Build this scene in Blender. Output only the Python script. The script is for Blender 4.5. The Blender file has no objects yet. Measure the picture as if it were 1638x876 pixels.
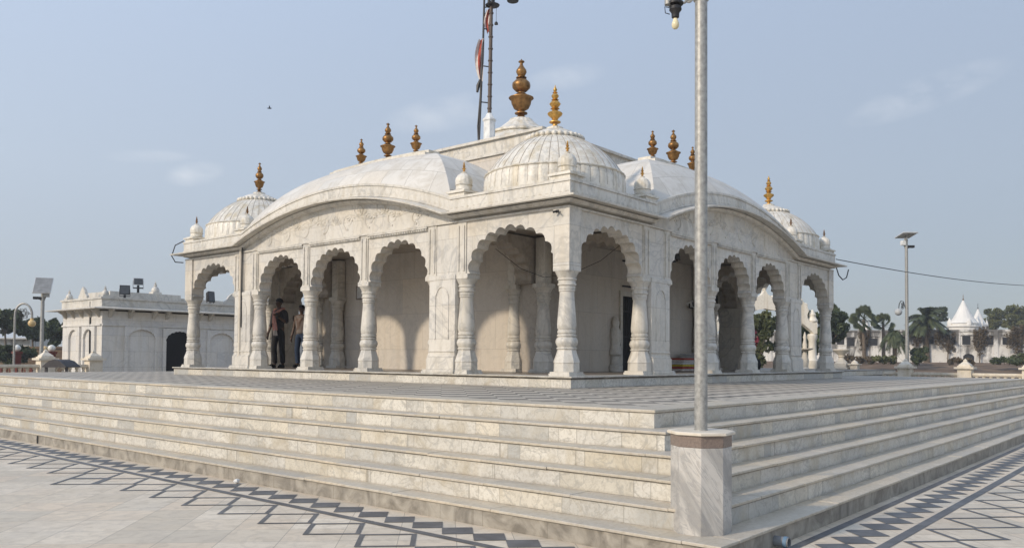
import bpy, bmesh, math, random
from mathutils import Vector, Matrix
R=math.radians
rnd=random.Random(7)
S=bpy.context.scene
COL=S.collection
# ------------------------------------------------------------------ camera
cam=bpy.data.cameras.new('camera'); co=bpy.data.objects.new('camera',cam); COL.objects.link(co)
cam.lens=28.97; cam.sensor_width=36; cam.shift_y=0.0582; cam.clip_start=.1; cam.clip_end=3000
f_=Vector((0.76270703,0.64605038,0.02994829)); r_=Vector((0.64615797,-0.76316941,0.00723447)); u_=Vector((-0.02752945,-0.01383355,0.99952527))
M=Matrix((r_,u_,-f_)).transposed().to_4x4(); M.translation=Vector((-11.08264381,-8.19034474,1.50279425))
co.matrix_world=M; S.camera=co
S.render.resolution_x=1024; S.render.resolution_y=547
# ------------------------------------------------------------------ world, sun
SUN=Vector((-2.3,.55,1.18)).normalized()
el=math.asin(SUN.z)
w=bpy.data.worlds.new('World'); S.world=w; w.use_nodes=True
nt=w.node_tree; nt.nodes.clear()
out=nt.nodes.new('ShaderNodeOutputWorld'); bg=nt.nodes.new('ShaderNodeBackground')
sky=nt.nodes.new('ShaderNodeTexSky'); sky.sky_type='NISHITA'; sky.sun_disc=False
sky.sun_elevation=el; sky.sun_rotation=math.atan2(SUN.x,SUN.y); sky.air_density=1.0; sky.dust_density=1.2; sky.ozone_density=1.6; sky.altitude=100
tc=nt.nodes.new('ShaderNodeTexCoord')
mp=nt.nodes.new('ShaderNodeMapping'); mp.inputs['Scale'].default_value=(1.2,1.2,4.0)
no=nt.nodes.new('ShaderNodeTexNoise'); no.inputs['Scale'].default_value=2.3; no.inputs['Detail'].default_value=7; no.inputs['Roughness'].default_value=.56
cr=nt.nodes.new('ShaderNodeValToRGB'); cr.color_ramp.elements[0].position=.62; cr.color_ramp.elements[0].color=(0,0,0,1); cr.color_ramp.elements[1].position=.78; cr.color_ramp.elements[1].color=(.45,.45,.45,1)
hz=nt.nodes.new('ShaderNodeMix'); hz.data_type='RGBA'; hz.inputs[0].default_value=.84
cl=nt.nodes.new('ShaderNodeMix'); cl.data_type='RGBA'; cl.inputs[7].default_value=(6.2,6.5,6.9,1)
L_=nt.links.new
L_(tc.outputs['Generated'],mp.inputs[0]); L_(mp.outputs[0],no.inputs[0]); L_(no.outputs[0],cr.inputs[0])
sx=nt.nodes.new('ShaderNodeSeparateXYZ'); gr=nt.nodes.new('ShaderNodeValToRGB'); e_=gr.color_ramp.elements
e_[0].position=0; e_[0].color=(.375,.405,.440,1); e_[1].position=.55; e_[1].color=(.462,.568,.755,1); m_=e_.new(.2); m_.color=(.445,.505,.590,1)
sc_=nt.nodes.new('ShaderNodeVectorMath'); sc_.operation='SCALE'; sc_.inputs[3].default_value=10.0
L_(tc.outputs['Generated'],sx.inputs[0]); L_(sx.outputs[2],gr.inputs[0]); az=nt.nodes.new('ShaderNodeVectorMath'); az.operation='DOT_PRODUCT'; az.inputs[1].default_value=(SUN.x/.9,SUN.y/.9,0); L_(tc.outputs['Generated'],az.inputs[0])
ag=nt.nodes.new('ShaderNodeMath'); ag.operation='MULTIPLY_ADD'; ag.inputs[1].default_value=2.77; ag.inputs[2].default_value=10.0; L_(az.outputs['Value'],ag.inputs[0]); L_(ag.outputs[0],sc_.inputs[3])
L_(gr.outputs[0],sc_.inputs[0]); L_(sc_.outputs[0],hz.inputs[7])
L_(sky.outputs[0],hz.inputs[6]); L_(hz.outputs[2],cl.inputs[6]);  L_(cl.outputs[2],bg.inputs[0]); L_(bg.outputs[0],out.inputs[0])
bg.inputs[1].default_value=.106
def wm(op,a,b,vec=False):
    n=nt.nodes.new('ShaderNodeVectorMath' if vec else 'ShaderNodeMath'); n.operation=op
    for k,v in ((0,a),(1,b)):
        if v is None: continue
        if isinstance(v,bpy.types.NodeSocket): L_(v,n.inputs[k])
        else: n.inputs[k].default_value=v
    return n.outputs['Value'] if vec and op=='DOT_PRODUCT' else n.outputs[0]
tot=None
for d,wd,ht,tl,am in (((.9333,.2244,.2805),.085,.020,.25,.55),((.4674,.8605,.2028),.034,.014,.25,.75),((.6809,.674,.2864),.085,.022,.2,.42),((.759,.5642,.3248),.05,.016,.15,.45),((.4221,.8802,.2167),.05,.008,.1,.35)):
    D=Vector(d).normalized(); rt=Vector((D.y,-D.x,0)).normalized(); up=rt.cross(D); rt,up=rt*math.cos(tl)+up*math.sin(tl),up*math.cos(tl)-rt*math.sin(tl)
    df=wm('SUBTRACT',tc.outputs['Generated'],tuple(D),True)
    x=wm('DOT_PRODUCT',df,tuple(rt/wd),True); y=wm('DOT_PRODUCT',df,tuple(up/ht),True)
    g=wm('MULTIPLY',wm('MAXIMUM',wm('SUBTRACT',1.0,wm('ADD',wm('MULTIPLY',x,x),wm('MULTIPLY',y,y))),0.0),am)
    tot=g if tot is None else wm('ADD',tot,g)
mp.inputs['Scale'].default_value=(5,5,11)
cr.color_ramp.elements[0].position=.36; cr.color_ramp.elements[1].position=.66; cr.color_ramp.elements[1].color=(1,1,1,1)
L_(wm('MULTIPLY',tot,cr.outputs[0]),cl.inputs[0])
sd=bpy.data.lights.new('sun','SUN'); so=bpy.data.objects.new('sun',sd); COL.objects.link(so)
sd.energy=2.25; sd.angle=R(3.5); sd.color=(1,.86,.68)
so.rotation_euler=SUN.to_track_quat('Z','Y').to_euler()
S.view_settings.view_transform='Standard'; S.view_settings.look='None'; S.view_settings.exposure=0.34; S.view_settings.gamma=1
# ------------------------------------------------------------------ materials
class NT:
    def __init__(s,name,rough=.6,metal=0,spec=.5):
        s.m=bpy.data.materials.new(name); s.m.use_nodes=True; s.t=s.m.node_tree
        s.b=s.t.nodes['Principled BSDF']; s.b.inputs['Roughness'].default_value=rough; s.b.inputs['Metallic'].default_value=metal
        s.b.inputs['Specular IOR Level'].default_value=spec
        s.geo=s.t.nodes.new('ShaderNodeNewGeometry')
        sp=s.t.nodes.new('ShaderNodeSeparateXYZ'); s.l(s.geo.outputs['Position'],sp.inputs[0]); s.x,s.y,s.z=sp.outputs
        s.P=s.geo.outputs['Position']
    def l(s,a,b): s.t.links.new(a,b)
    def put(s,i,v):
        if hasattr(v,'is_output') or isinstance(v,bpy.types.NodeSocket): s.l(v,i)
        else: i.default_value=v
    def math(s,op,a,b=0.0,c=0.0):
        n=s.t.nodes.new('ShaderNodeMath'); n.operation=op; s.put(n.inputs[0],a); s.put(n.inputs[1],b); s.put(n.inputs[2],c); return n.outputs[0]
    def comb(s,x,y,z=0.0):
        n=s.t.nodes.new('ShaderNodeCombineXYZ'); s.put(n.inputs[0],x); s.put(n.inputs[1],y); s.put(n.inputs[2],z); return n.outputs[0]
    def scale(s,v,k):
        n=s.t.nodes.new('ShaderNodeVectorMath'); n.operation='MULTIPLY'; s.put(n.inputs[0],v); n.inputs[1].default_value=k if hasattr(k,'__len__') else (k,k,k); return n.outputs[0]
    def noise(s,sc,det=4,v=None,dist=0,rough=.55):
        n=s.t.nodes.new('ShaderNodeTexNoise'); n.inputs['Scale'].default_value=sc; n.inputs['Detail'].default_value=det; n.inputs['Distortion'].default_value=dist; n.inputs['Roughness'].default_value=rough
        s.l(v if v is not None else s.P,n.inputs['Vector']); return n.outputs[0]
    def white(s,v):
        n=s.t.nodes.new('ShaderNodeTexWhiteNoise'); n.noise_dimensions='3D'; s.l(v,n.inputs['Vector']); return n.outputs['Value']
    def vor(s,sc,v,feat='F1',out='Color',rand=1.0,dim='3D'):
        n=s.t.nodes.new('ShaderNodeTexVoronoi'); n.feature=feat; n.voronoi_dimensions=dim; n.inputs['Scale'].default_value=sc; n.inputs['Randomness'].default_value=rand; s.l(v,n.inputs['Vector']); return n.outputs[out]
    def ramp(s,f,stops,const=False):
        n=s.t.nodes.new('ShaderNodeValToRGB'); e=n.color_ramp.elements
        if const: n.color_ramp.interpolation='CONSTANT'
        while len(e)<len(stops): e.new(.5)
        for i,(p,c) in enumerate(stops):
            e[i].position=p; e[i].color=(c,c,c,1) if not hasattr(c,'__len__') else (*c,1)
        s.l(f,n.inputs[0]); return n.outputs[0]
    def mix(s,f,a,b,mode='MIX'):
        n=s.t.nodes.new('ShaderNodeMix'); n.data_type='RGBA'; n.blend_type=mode
        s.put(n.inputs[0],f)
        for i,v in ((6,a),(7,b)):
            if isinstance(v,(tuple,list)): n.inputs[i].default_value=(*v,1) if len(v)==3 else v
            else: s.l(v,n.inputs[i])
        return n.outputs[2]
    def sep(s,v):
        n=s.t.nodes.new('ShaderNodeSeparateXYZ'); s.l(v,n.inputs[0]); return n.outputs
    def along(s):
        nx,ny,nz=s.sep(s.geo.outputs['True Normal'])
        a=s.math('MULTIPLY',s.x,s.math('GREATER_THAN',s.math('ABSOLUTE',ny),.6)); b=s.math('MULTIPLY',s.y,s.math('GREATER_THAN',s.math('ABSOLUTE',nx),.6))
        return s.math('ADD',a,b)
    def bump(s,h,d=.01,st=.5):
        n=s.t.nodes.new('ShaderNodeBump'); n.inputs['Strength'].default_value=st; n.inputs['Distance'].default_value=d; s.l(h,n.inputs['Height']); s.l(n.outputs[0],s.b.inputs['Normal'])
    def done(s,c,rough=None):
        s.put(s.b.inputs['Base Color'],(*c,1) if isinstance(c,tuple) else c)
        if rough is not None: s.put(s.b.inputs['Roughness'],rough)
        return s.m
def flat(name,c,rough=.6,metal=0,var=.18,sc=9,spec=.4):
    n=NT(name,rough,metal,spec); f=n.noise(sc,4)
    return n.done(n.mix(n.ramp(f,[(.3,0),(.7,1)]),tuple(k*(1-var) for k in c),tuple(min(1,k*(1+var)) for k in c)))
def marble(name,base,vein=.5,joint=None,stain=.35,rough=.42,carve=0):
    n=NT(name,rough)
    v=n.noise(.9,7,dist=1.6); a=n.math('ABSOLUTE',n.math('SUBTRACT',v,.5))
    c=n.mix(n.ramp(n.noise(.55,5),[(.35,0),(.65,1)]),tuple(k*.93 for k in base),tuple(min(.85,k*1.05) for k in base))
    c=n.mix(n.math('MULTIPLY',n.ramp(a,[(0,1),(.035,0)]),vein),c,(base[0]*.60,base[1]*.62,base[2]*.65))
    v2=n.noise(2.2,6,n.scale(n.P,(1,1,.6)),2.2); a2=n.math('ABSOLUTE',n.math('SUBTRACT',v2,.47))
    c=n.mix(n.math('MULTIPLY',n.ramp(a2,[(0,1),(.05,0)]),vein*.55),c,(base[0]*.66,base[1]*.67,base[2]*.68))
    # rain streaks and old yellowing
    st=n.noise(1.0,5,n.scale(n.P,(5.5,5.5,.45)))
    c=n.mix(n.math('MULTIPLY',n.ramp(st,[(.50,0),(.72,1)]),min(1,stain*1.35)),c,(base[0]*.70,base[1]*.64,base[2]*.52))
    sp=n.noise(13,6); c=n.mix(n.math('MULTIPLY',n.ramp(sp,[(.50,0),(.74,1)]),stain*.85),c,(base[0]*.62,base[1]*.57,base[2]*.48))
    if joint:
        u=n.math('DIVIDE',n.along(),joint[0]); zz=n.math('DIVIDE',n.z,joint[1])
        row=n.math('FLOOR',zz); u=n.math('ADD',u,n.math('MULTIPLY',row,.37))
        wv=n.white(n.comb(n.math('FLOOR',u),row,3.0))
        c=n.mix(.24,c,n.ramp(wv,[(0,(.42,.42,.43)),(.5,(.68,.65,.6)),(1,(.72,.62,.48))]))
        fu=n.math('ABSOLUTE',n.math('SUBTRACT',n.math('FRACT',u),.5)); fz=n.math('ABSOLUTE',n.math('SUBTRACT',n.math('FRACT',zz),.5))
        ju=n.math('GREATER_THAN',fu,.5-.0045/joint[0]); jz=n.math('GREATER_THAN',fz,.5-.0045/joint[1])
        c=n.mix(n.math('MULTIPLY',n.math('MAXIMUM',ju,jz),.42),c,(.2,.17,.13))
    h=n.noise(30,4)
    if carve:
        wv=n.vor(carve,n.P,'SMOOTH_F1','Distance'); h=n.math('ADD',n.math('MULTIPLY',wv,1.6),n.math('MULTIPLY',h,.25))
    n.bump(h,.012 if carve else .004,.55 if carve else .35)
    return n.done(c)
WH=(.625,.59,.525)
M_wall=marble('marble_wall',WH,.85,(.95,.62))
M_plain=marble('marble_plain',WH,.7)
M_dome=marble('marble_dome',(.72,.68,.60),.6,None,.8)
M_carved=marble('marble_carved',WH,.3,None,.4,carve=11)
M_inner=marble('marble_inner_stained_shaded',(.42,.375,.32),.5,None,.7)  # stained marble, base darkened to put the gallery's shade into its colour
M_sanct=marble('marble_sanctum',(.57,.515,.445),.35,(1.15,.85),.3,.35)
M_roofslab=marble('marble_roof_slab',(.68,.64,.56),.45,None,.7)
M_cream=marble('cream_stone',(.70,.63,.52),.15,None,.5,.6)
M_pav=marble('marble_pavilion',(.76,.735,.69),.4,(.8,.55),.3)
M_gate=marble('gateway_stone',(.80,.74,.63),.2,None,.4,.6)
def grey_mat():
    n=NT('marble_grey',.38); v=n.comb(n.math('ADD',n.math('MULTIPLY',n.math('SUBTRACT',n.x,n.y),2.4),n.math('MULTIPLY',n.z,2.2)),n.math('MULTIPLY',n.math('ADD',n.x,n.y),1.2),n.math('MULTIPLY',n.z,.7))
    f=n.noise(1.5,8,v,1.2); c=n.mix(n.ramp(f,[(.38,0),(.62,1)]),(.54,.515,.475),(.31,.30,.285))
    g=n.noise(3.5,8,v,1.5); e=n.math('ABSOLUTE',n.math('SUBTRACT',g,.5)); c=n.mix(n.math('MULTIPLY',n.ramp(e,[(0,1),(.035,0)]),.7),c,(.27,.265,.26))
    c=n.mix(n.ramp(n.noise(22,6),[(.5,0),(.72,.4)]),c,(.42,.38,.33)); c=n.mix(n.ramp(n.noise(5,4),[(.66,0),(.74,.6)]),c,(.25,.23,.22))
    n.bump(n.noise(25,4),.003,.3); return n.done(c)
M_gray=grey_mat()
M_gfloor=flat('polished_brown_floor',(.20,.16,.125),.3,0,.3,3)
# stair risers: a row of slabs of uneven length and colour on every step
def riser_mat():
    n=NT('stair_riser_marble',.45)
    lev=n.math('FLOOR',n.math('DIVIDE',n.math('ADD',n.z,.001),.1712))
    vec=n.comb(n.math('MULTIPLY',n.along(),1.55),n.math('ADD',n.math('MULTIPLY',lev,37.0),.5),0.0)
    c3=n.vor(1,vec,'F1','Color',1,'2D'); rr=n.sep(c3)
    c=n.ramp(rr[0],[(0,(.60,.59,.56)),(.22,(.66,.645,.60)),(.36,(.50,.50,.485)),(.48,(.64,.605,.53)),(.60,(.56,.53,.46)),(.70,(.42,.43,.43)),(.80,(.65,.635,.595)),(.92,(.54,.535,.52)),(1,(.24,.255,.265))],True)
    c=n.mix(n.math('MULTIPLY',rr[1],.55),c,n.mix(n.ramp(n.noise(2.6,6,n.comb(n.math('ADD',n.along(),n.math('MULTIPLY',rr[2],40.0)),n.z,lev),1.0),[(.36,0),(.64,1)]),(.66,.645,.60),(.42,.415,.395)))
    v=n.noise(3.2,8,n.scale(n.P,(1,1,1.3)),1.0); a=n.math('ABSOLUTE',n.math('SUBTRACT',v,.5))
    c=n.mix(n.math('MULTIPLY',n.ramp(a,[(0,1),(.03,0)]),.6),c,(.30,.30,.29))
    c=n.mix(n.ramp(n.noise(30,7,None,.8),[(.46,0),(.66,.55)]),c,(.36,.34,.30))
    c=n.mix(n.ramp(n.noise(2.4,6,None,.6),[(.52,0),(.70,.7)]),c,(.42,.375,.29))
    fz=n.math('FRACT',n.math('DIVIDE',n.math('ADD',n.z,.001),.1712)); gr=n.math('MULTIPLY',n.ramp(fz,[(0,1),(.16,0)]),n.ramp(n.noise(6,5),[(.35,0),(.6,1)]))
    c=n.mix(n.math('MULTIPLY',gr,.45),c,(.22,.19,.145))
    c=n.mix(n.math('MULTIPLY',n.ramp(fz,[(.77,0),(.83,1)]),n.ramp(n.noise(4,5),[(.25,.55),(.55,1)])),c,(.10,.085,.065))  # nosing shade painted as a dark line along the riser top, with the mortar gap
    c=n.mix(1.0,c,(1.0,.968,.91),'MULTIPLY')
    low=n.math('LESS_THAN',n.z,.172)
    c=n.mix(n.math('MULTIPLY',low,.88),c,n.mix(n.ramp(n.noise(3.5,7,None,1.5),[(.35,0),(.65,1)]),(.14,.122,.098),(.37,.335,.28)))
    e=n.vor(1,vec,'DISTANCE_TO_EDGE','Distance',1,'2D')
    c=n.mix(n.math('MULTIPLY',n.math('LESS_THAN',e,.006),.42),c,(.15,.13,.10))
    n.bump(n.noise(22,5),.006,.4)
    return n.done(c)
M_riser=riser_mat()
def tread_mat():
    n=NT('stair_tread_marble',.5)
    vec=n.scale(n.P,(1.1,1.1,4.0)); cc=n.sep(n.vor(1,vec))
    c=n.ramp(cc[0],[(0,(.50,.485,.45)),(.4,(.43,.42,.39)),(.6,(.54,.50,.43)),(.8,(.46,.45,.43)),(1,(.36,.36,.35))])
    c=n.mix(n.ramp(n.noise(3,6,None,1.5),[(.4,0),(.7,.55)]),c,(.38,.36,.32))
    c=n.mix(n.ramp(n.noise(24,5),[(.47,0),(.72,.5)]),c,(.29,.26,.20)); c=n.mix(1.0,c,(1.10,1.015,.89),'MULTIPLY')
    n.bump(n.noise(18,5),.006,.35)
    return n.done(c)
M_tread=tread_mat()
def tile_mat(name,size,tones,joint,rough,chk=None,var=.10):
    n=NT(name,rough)
    k=.70710678/size
    a=n.math('MULTIPLY',n.math('ADD',n.x,n.y),k); b=n.math('MULTIPLY',n.math('SUBTRACT',n.x,n.y),k)
    a=n.math('ADD',a,chk[2] if chk else 0.0); b=n.math('ADD',b,chk[3] if chk else 0.0)
    fa,fb=n.math('FLOOR',a),n.math('FLOOR',b); wv=n.white(n.comb(fa,fb,1.0))
    c=n.ramp(wv,tones)
    if chk:
        par=n.math('GREATER_THAN',n.math('FRACT',n.math('MULTIPLY',n.math('ADD',fa,fb),.5)),.25)
        c=n.mix(par,n.mix(.2,chk[0],c),n.mix(.2,chk[1],c))
    v=n.noise(1.6,7,None,1.8); d=n.math('ABSOLUTE',n.math('SUBTRACT',v,.5))
    c=n.mix(n.math('MULTIPLY',n.ramp(d,[(0,1),(.07,0)]),.3),c,(.38,.37,.35))
    c=n.mix(n.ramp(n.noise(.45,6,None,.6),[(.38,0),(.7,.42)]),c,(.40,.37,.33))
    c=n.mix(n.ramp(n.noise(9,6,None,.5),[(.48,0),(.74,.42)]),c,(.33,.30,.25))
    c=n.mix(1.0,c,(1.08,.99,.87),'MULTIPLY')
    ea=n.math('ABSOLUTE',n.math('SUBTRACT',n.math('FRACT',a),.5)); eb=n.math('ABSOLUTE',n.math('SUBTRACT',n.math('FRACT',b),.5))
    j=n.math('GREATER_THAN',n.math('MAXIMUM',ea,eb),.5-joint/size)
    c=n.mix(n.math('MULTIPLY',j,.6),c,(.2,.18,.15))
    n.bump(n.noise(11,5),.003,.25)
    return n.done(c,n.ramp(n.noise(2.2,4),[(.3,rough-.1),(.7,rough+.12)]))
M_plaza=tile_mat('plaza_marble_tiles',.481,[(0,(.55,.52,.46)),(.25,(.65,.61,.54)),(.5,(.62,.56,.48)),(.75,(.68,.65,.59)),(1,(.52,.50,.45))],.0035,.62,None)
M_terr=tile_mat('terrace_checker_tiles',.34,[(0,(.20,.20,.195)),(1,(.34,.335,.32))],.004,.66,((.075,.077,.078),(.52,.51,.48),.3,.1))
M_inlay=flat('dark_inlay_stone',(.105,.105,.107),.5,0,.35,4)
M_joint=flat('mortar_joint',(.34,.30,.25),.9)
M_gold=flat('gilded_brass',(.58,.35,.10),.45,.8,.35,14)
M_brz=flat('aged_brass',(.27,.145,.05),.45,.75,.45,9)
M_steel=flat('galvanised_steel',(.33,.325,.305),.5,.35,.28,30)
M_dark=flat('dark_metal',(.03,.03,.032),.5,.3)
M_black=flat('black_cloth',(.012,.012,.014),.85)
M_grey=flat('grey_paint',(.42,.43,.43),.5)
M_white=flat('white_paint',(.72,.72,.70),.5)
M_brownband=flat('brown_granite',(.20,.155,.13),.35,0,.2,60)
M_red=flat('red_paint',(.15,.035,.025),.65)
M_globe=flat('frosted_globe',(.74,.72,.66),.25)
M_amber=flat('amber_globe',(.62,.45,.22),.3)
M_panel=flat('solar_panel_back',(.55,.55,.54),.4,.2)
M_cell=flat('solar_cells',(.24,.24,.235),.3)
M_bark=flat('bark',(.14,.11,.08),.9,0,.35,6)
M_tin=flat('tin_roof',(.06,.055,.055),.7)
M_glass=flat('lamp_lens',(.07,.075,.08),.12)
M_bulb=flat('glass_bulb',(.70,.62,.40),.12)
def foliage(name,dark,lite,sc=.55):
    n=NT(name,.65,0,.25); f=n.noise(sc,4); g=n.white(n.scale(n.P,3.0))
    c=n.mix(n.ramp(f,[(.38,0),(.64,1)]),dark,lite)
    return n.done(c)
M_leaf=foliage('foliage_dark',(.030,.042,.020),(.085,.108,.042))
M_leaf2=foliage('foliage_olive',(.06,.07,.028),(.15,.155,.06))
M_frond=foliage('palm_frond',(.035,.048,.022),(.095,.11,.05),1.5)
M_dry=foliage('dry_vegetation',(.075,.058,.034),(.14,.105,.062),.9)
M_boug=foliage('bougainvillea',(.09,.012,.018),(.22,.03,.05),1.2)
def ground_mat():
    n=NT('dry_ground',.95); c=n.mix(n.ramp(n.noise(.35,8),[(.35,0),(.65,1)]),(.10,.078,.052),(.19,.15,.10))
    c=n.mix(n.ramp(n.noise(2.2,6),[(.45,0),(.7,.6)]),c,(.06,.065,.03)); return n.done(c)
M_ground=ground_mat()
def bank_mat():
    n=NT('brick_bank',.9); c=n.mix(n.ramp(n.noise(1.0,6,n.scale(n.P,(.5,.5,9))),[(.35,0),(.65,1)]),(.085,.055,.032),(.21,.14,.085)); return n.done(c)
M_bank=bank_mat()
def oldwall_mat():
    n=NT('weathered_whitewash',.9)
    c=n.mix(n.ramp(n.noise(.6,6),[(.3,0),(.7,1)]),(.60,.58,.54),(.76,.74,.70))
    top=n.ramp(n.math('DIVIDE',n.math('SUBTRACT',n.z,2.4),2.5),[(0,0),(1,1)])
    st=n.noise(.7,8,n.scale(n.P,(1.6,1.6,.38)),.6)
    c=n.mix(n.ramp(n.math('ADD',st,n.math('MULTIPLY',top,.22)),[(.55,0),(.68,.9)]),c,(.10,.095,.09))
    c=n.mix(n.ramp(n.noise(1.4,7,None,1),[(.56,0),(.70,.75)]),c,(.17,.15,.13)); return n.done(c)
M_old=oldwall_mat()
# ------------------------------------------------------------------ mesh helpers
class MB:
    def __init__(s): s.v=[]; s.f=[]
    def add(s,vs,fs,mp=None):
        o=len(s.v); s.v+=[tuple(mp(*v)) if mp else tuple(v) for v in vs]; s.f+=[tuple(o+i for i in f) for f in fs]; return s
    def box(s,x0,x1,y0,y1,z0,z1,mp=None):
        return s.add([(x0,y0,z0),(x1,y0,z0),(x1,y1,z0),(x0,y1,z0),(x0,y0,z1),(x1,y0,z1),(x1,y1,z1),(x0,y1,z1)],
          [(3,2,1,0),(4,5,6,7),(0,1,5,4),(1,2,6,5),(2,3,7,6),(3,0,4,7)],mp)
    def frus(s,cx,cy,z0,z1,a0,a1,b0=None,b1=None):
        b0=a0 if b0 is None else b0; b1=a1 if b1 is None else b1
        return s.add([(cx-a0,cy-b0,z0),(cx+a0,cy-b0,z0),(cx+a0,cy+b0,z0),(cx-a0,cy+b0,z0),(cx-a1,cy-b1,z1),(cx+a1,cy-b1,z1),(cx+a1,cy+b1,z1),(cx-a1,cy+b1,z1)],
          [(3,2,1,0),(4,5,6,7),(0,1,5,4),(1,2,6,5),(2,3,7,6),(3,0,4,7)])
    def lathe(s,prof,cx=0,cy=0,seg=24,fn=None,rot=0,sq=False):
        o=len(s.v); n=len(prof)
        for r,z in prof:
            for k in range(seg):
                a=2*math.pi*k/seg+rot; q=r*(fn(k/seg,z) if fn else 1)
                if sq: q=q/max(abs(math.cos(a-rot)),abs(math.sin(a-rot)))
                s.v.append((cx+q*math.cos(a),cy+q*math.sin(a),z))
        for i in range(n-1):
            for k in range(seg):
                k2=(k+1)%seg; s.f.append((o+i*seg+k,o+i*seg+k2,o+(i+1)*seg+k2,o+(i+1)*seg+k))
        s.f.append(tuple(o+k for k in reversed(range(seg)))); s.f.append(tuple(o+(n-1)*seg+k for k in range(seg)))
        return s
    def prism(s,poly,d0,d1,mp):
        n=len(poly); vs=[(u,d0,z) for u,z in poly]+[(u,d1,z) for u,z in poly]
        fs=[tuple(range(n)),tuple(reversed(range(n,2*n)))]+[(i,(i+1)%n,n+(i+1)%n,n+i) for i in range(n)]
        return s.add(vs,fs,mp)
    def tube(s,pts,rad,seg=6,cap=True):
        pts=[Vector(p) for p in pts]; n=len(pts); o=len(s.v); up=Vector((0,0,1)); prev=None
        for i,p in enumerate(pts):
            t=(pts[min(i+1,n-1)]-pts[max(i-1,0)]).normalized()
            if prev is None:
                a=t.orthogonal().normalized()
            else:
                a=(prev-t*prev.dot(t)); a=a.normalized() if a.length>1e-6 else t.orthogonal().normalized()
            prev=a; b=t.cross(a); r=rad[i] if hasattr(rad,'__len__') else rad
            for k in range(seg):
                g=2*math.pi*k/seg; s.v.append(tuple(p+a*(r*math.cos(g))+b*(r*math.sin(g))))
        for i in range(n-1):
            for k in range(seg):
                k2=(k+1)%seg; s.f.append((o+i*seg+k,o+i*seg+k2,o+(i+1)*seg+k2,o+(i+1)*seg+k))
        if cap: s.f.append(tuple(o+k for k in reversed(range(seg)))); s.f.append(tuple(o+(n-1)*seg+k for k in range(seg)))
        return s
    def ball(s,c,r,seg=16,rz=None):
        rz=rz or r; pr=[(max(r*math.sin(math.pi*i/10),.001),c[2]-rz*math.cos(math.pi*i/10)) for i in range(11)]
        return s.lathe(pr,c[0],c[1],seg)
    def build(s,name,mat,parent=None,ang=35,off=None,bevel=0,fix=True):
        if parent is not None: off=Vector(parent['o'])
        off=Vector(off or (0,0,0))
        me=bpy.data.meshes.new(name); me.from_pydata([tuple(Vector(v)-off) for v in s.v],[],s.f); me.update()
        if fix:
            bm=bmesh.new(); bm.from_mesh(me); bmesh.ops.recalc_face_normals(bm,faces=bm.faces); bm.to_mesh(me); bm.free()
        if ang:
            me.shade_smooth(); me.set_sharp_from_angle(angle=R(ang))
        me.materials.append(mat)
        o=bpy.data.objects.new(name,me); COL.objects.link(o)
        if parent is not None:
            base=parent['obj']; o.parent=base
        else: o.location=off
        if bevel:
            b=o.modifiers.new('bevel','BEVEL'); b.width=bevel; b.segments=2; b.limit_method='ANGLE'; b.angle_limit=R(40); b.harden_normals=False
        return o
def ref(o,org): return {'obj':o,'o':tuple(org)}
def tag(o,label=None,cat=None,group=None,kind=None):
    if label: o['label']=label
    if cat: o['category']=cat
    if group: o['group']=group
    if kind: o['kind']=kind
    return o
def thing(name,label,cat,loc,group=None):
    o=bpy.data.objects.new(name,None); COL.objects.link(o); o.location=loc; o.empty_display_size=.2
    tag(o,label,cat,group); return ref(o,loc)
def part(mb,name,mat,T,**k): return mb.build(name,mat,T,**k)
def sub(mb,name,mat,po,T,**k): return mb.build(name,mat,{'obj':po,'o':T['o']},**k)
def clone(o,parent,loc=None):
    c=o.copy(); COL.objects.link(c); c.parent=parent
    if loc is not None: c.location=loc
    for ch in list(o.children):
        d=ch.copy(); COL.objects.link(d); d.parent=c
    return c
# far map frame: lat metres right of the view axis, dep metres ahead (plain ground coordinates)
FX,FY=0.7630,0.6463
def far(lat,dep): return (-11.083+FX*dep+FY*lat, -8.190+FY*dep-FX*lat)
def farmap(x,y,z):
    a,b=far(x,y); return (a,b,z)
# ------------------------------------------------------------------ SETTING
L=12.14; ZP=1.216; ZT=1.0275
def structure(o): return tag(o,kind='structure')
mb=MB(); mb.add([(-900,-900,-.5),(900,-900,-.5),(900,900,-.5),(-900,900,-.5)],[(0,1,2,3)]); structure(mb.build('ground',M_ground,ang=0))
mb=MB(); mb.box(-70,18.8,-70,18.8,-.9,0); structure(mb.build('plaza_floor',M_plaza,ang=0))
RISE=.17125; T=4.24; TR=.26
ri=MB(); tr=MB()
for k in range(6):
    z=ZT-k*RISE; a=-4.28-k*TR; b=L+4.28+k*TR; hi=z-.026
    a2=-4.19-k*TR
    ri.box(a,b,a2,b,z-RISE-.2 if k<5 else -.3,hi)
    if k==0: continue
    a0=a-.024; a02=a2-.024; b0=b+.024; i0=a+TR+.03; i02=a2+TR+.03; ib=b-TR-.03
    zz0,zz1=z-.024,z
    def run(c0,c1,fn):
        u=c0
        while u<c1-.01:
            v=min(c1,u+rnd.uniform(.7,1.5)); v=c1 if c1-v<.4 else v
            j=rnd.uniform(-.005,.007); h=rnd.uniform(-.003,.002); fn(u+.0012,v-.0012,j,h); u=v
    run(a0+.3,b0,lambda u,v,j,h:tr.box(u,v,a02+j,i02,zz0+h,zz1+h)); tr.box(a0,a0+.3,a02,i02,zz0,zz1)
    run(i02,ib,lambda u,v,j,h:tr.box(a0+j,i0,u,v,zz0+h,zz1+h))
    tr.box(a0,b0,ib,b0,zz0,zz1); tr.box(ib,b0,i02,ib,zz0,zz1)
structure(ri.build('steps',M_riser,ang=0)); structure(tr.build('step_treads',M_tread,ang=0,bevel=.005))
mb=MB(); e0,e1=-4.298,L+4.298; w_=.42; f0=-4.208
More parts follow.
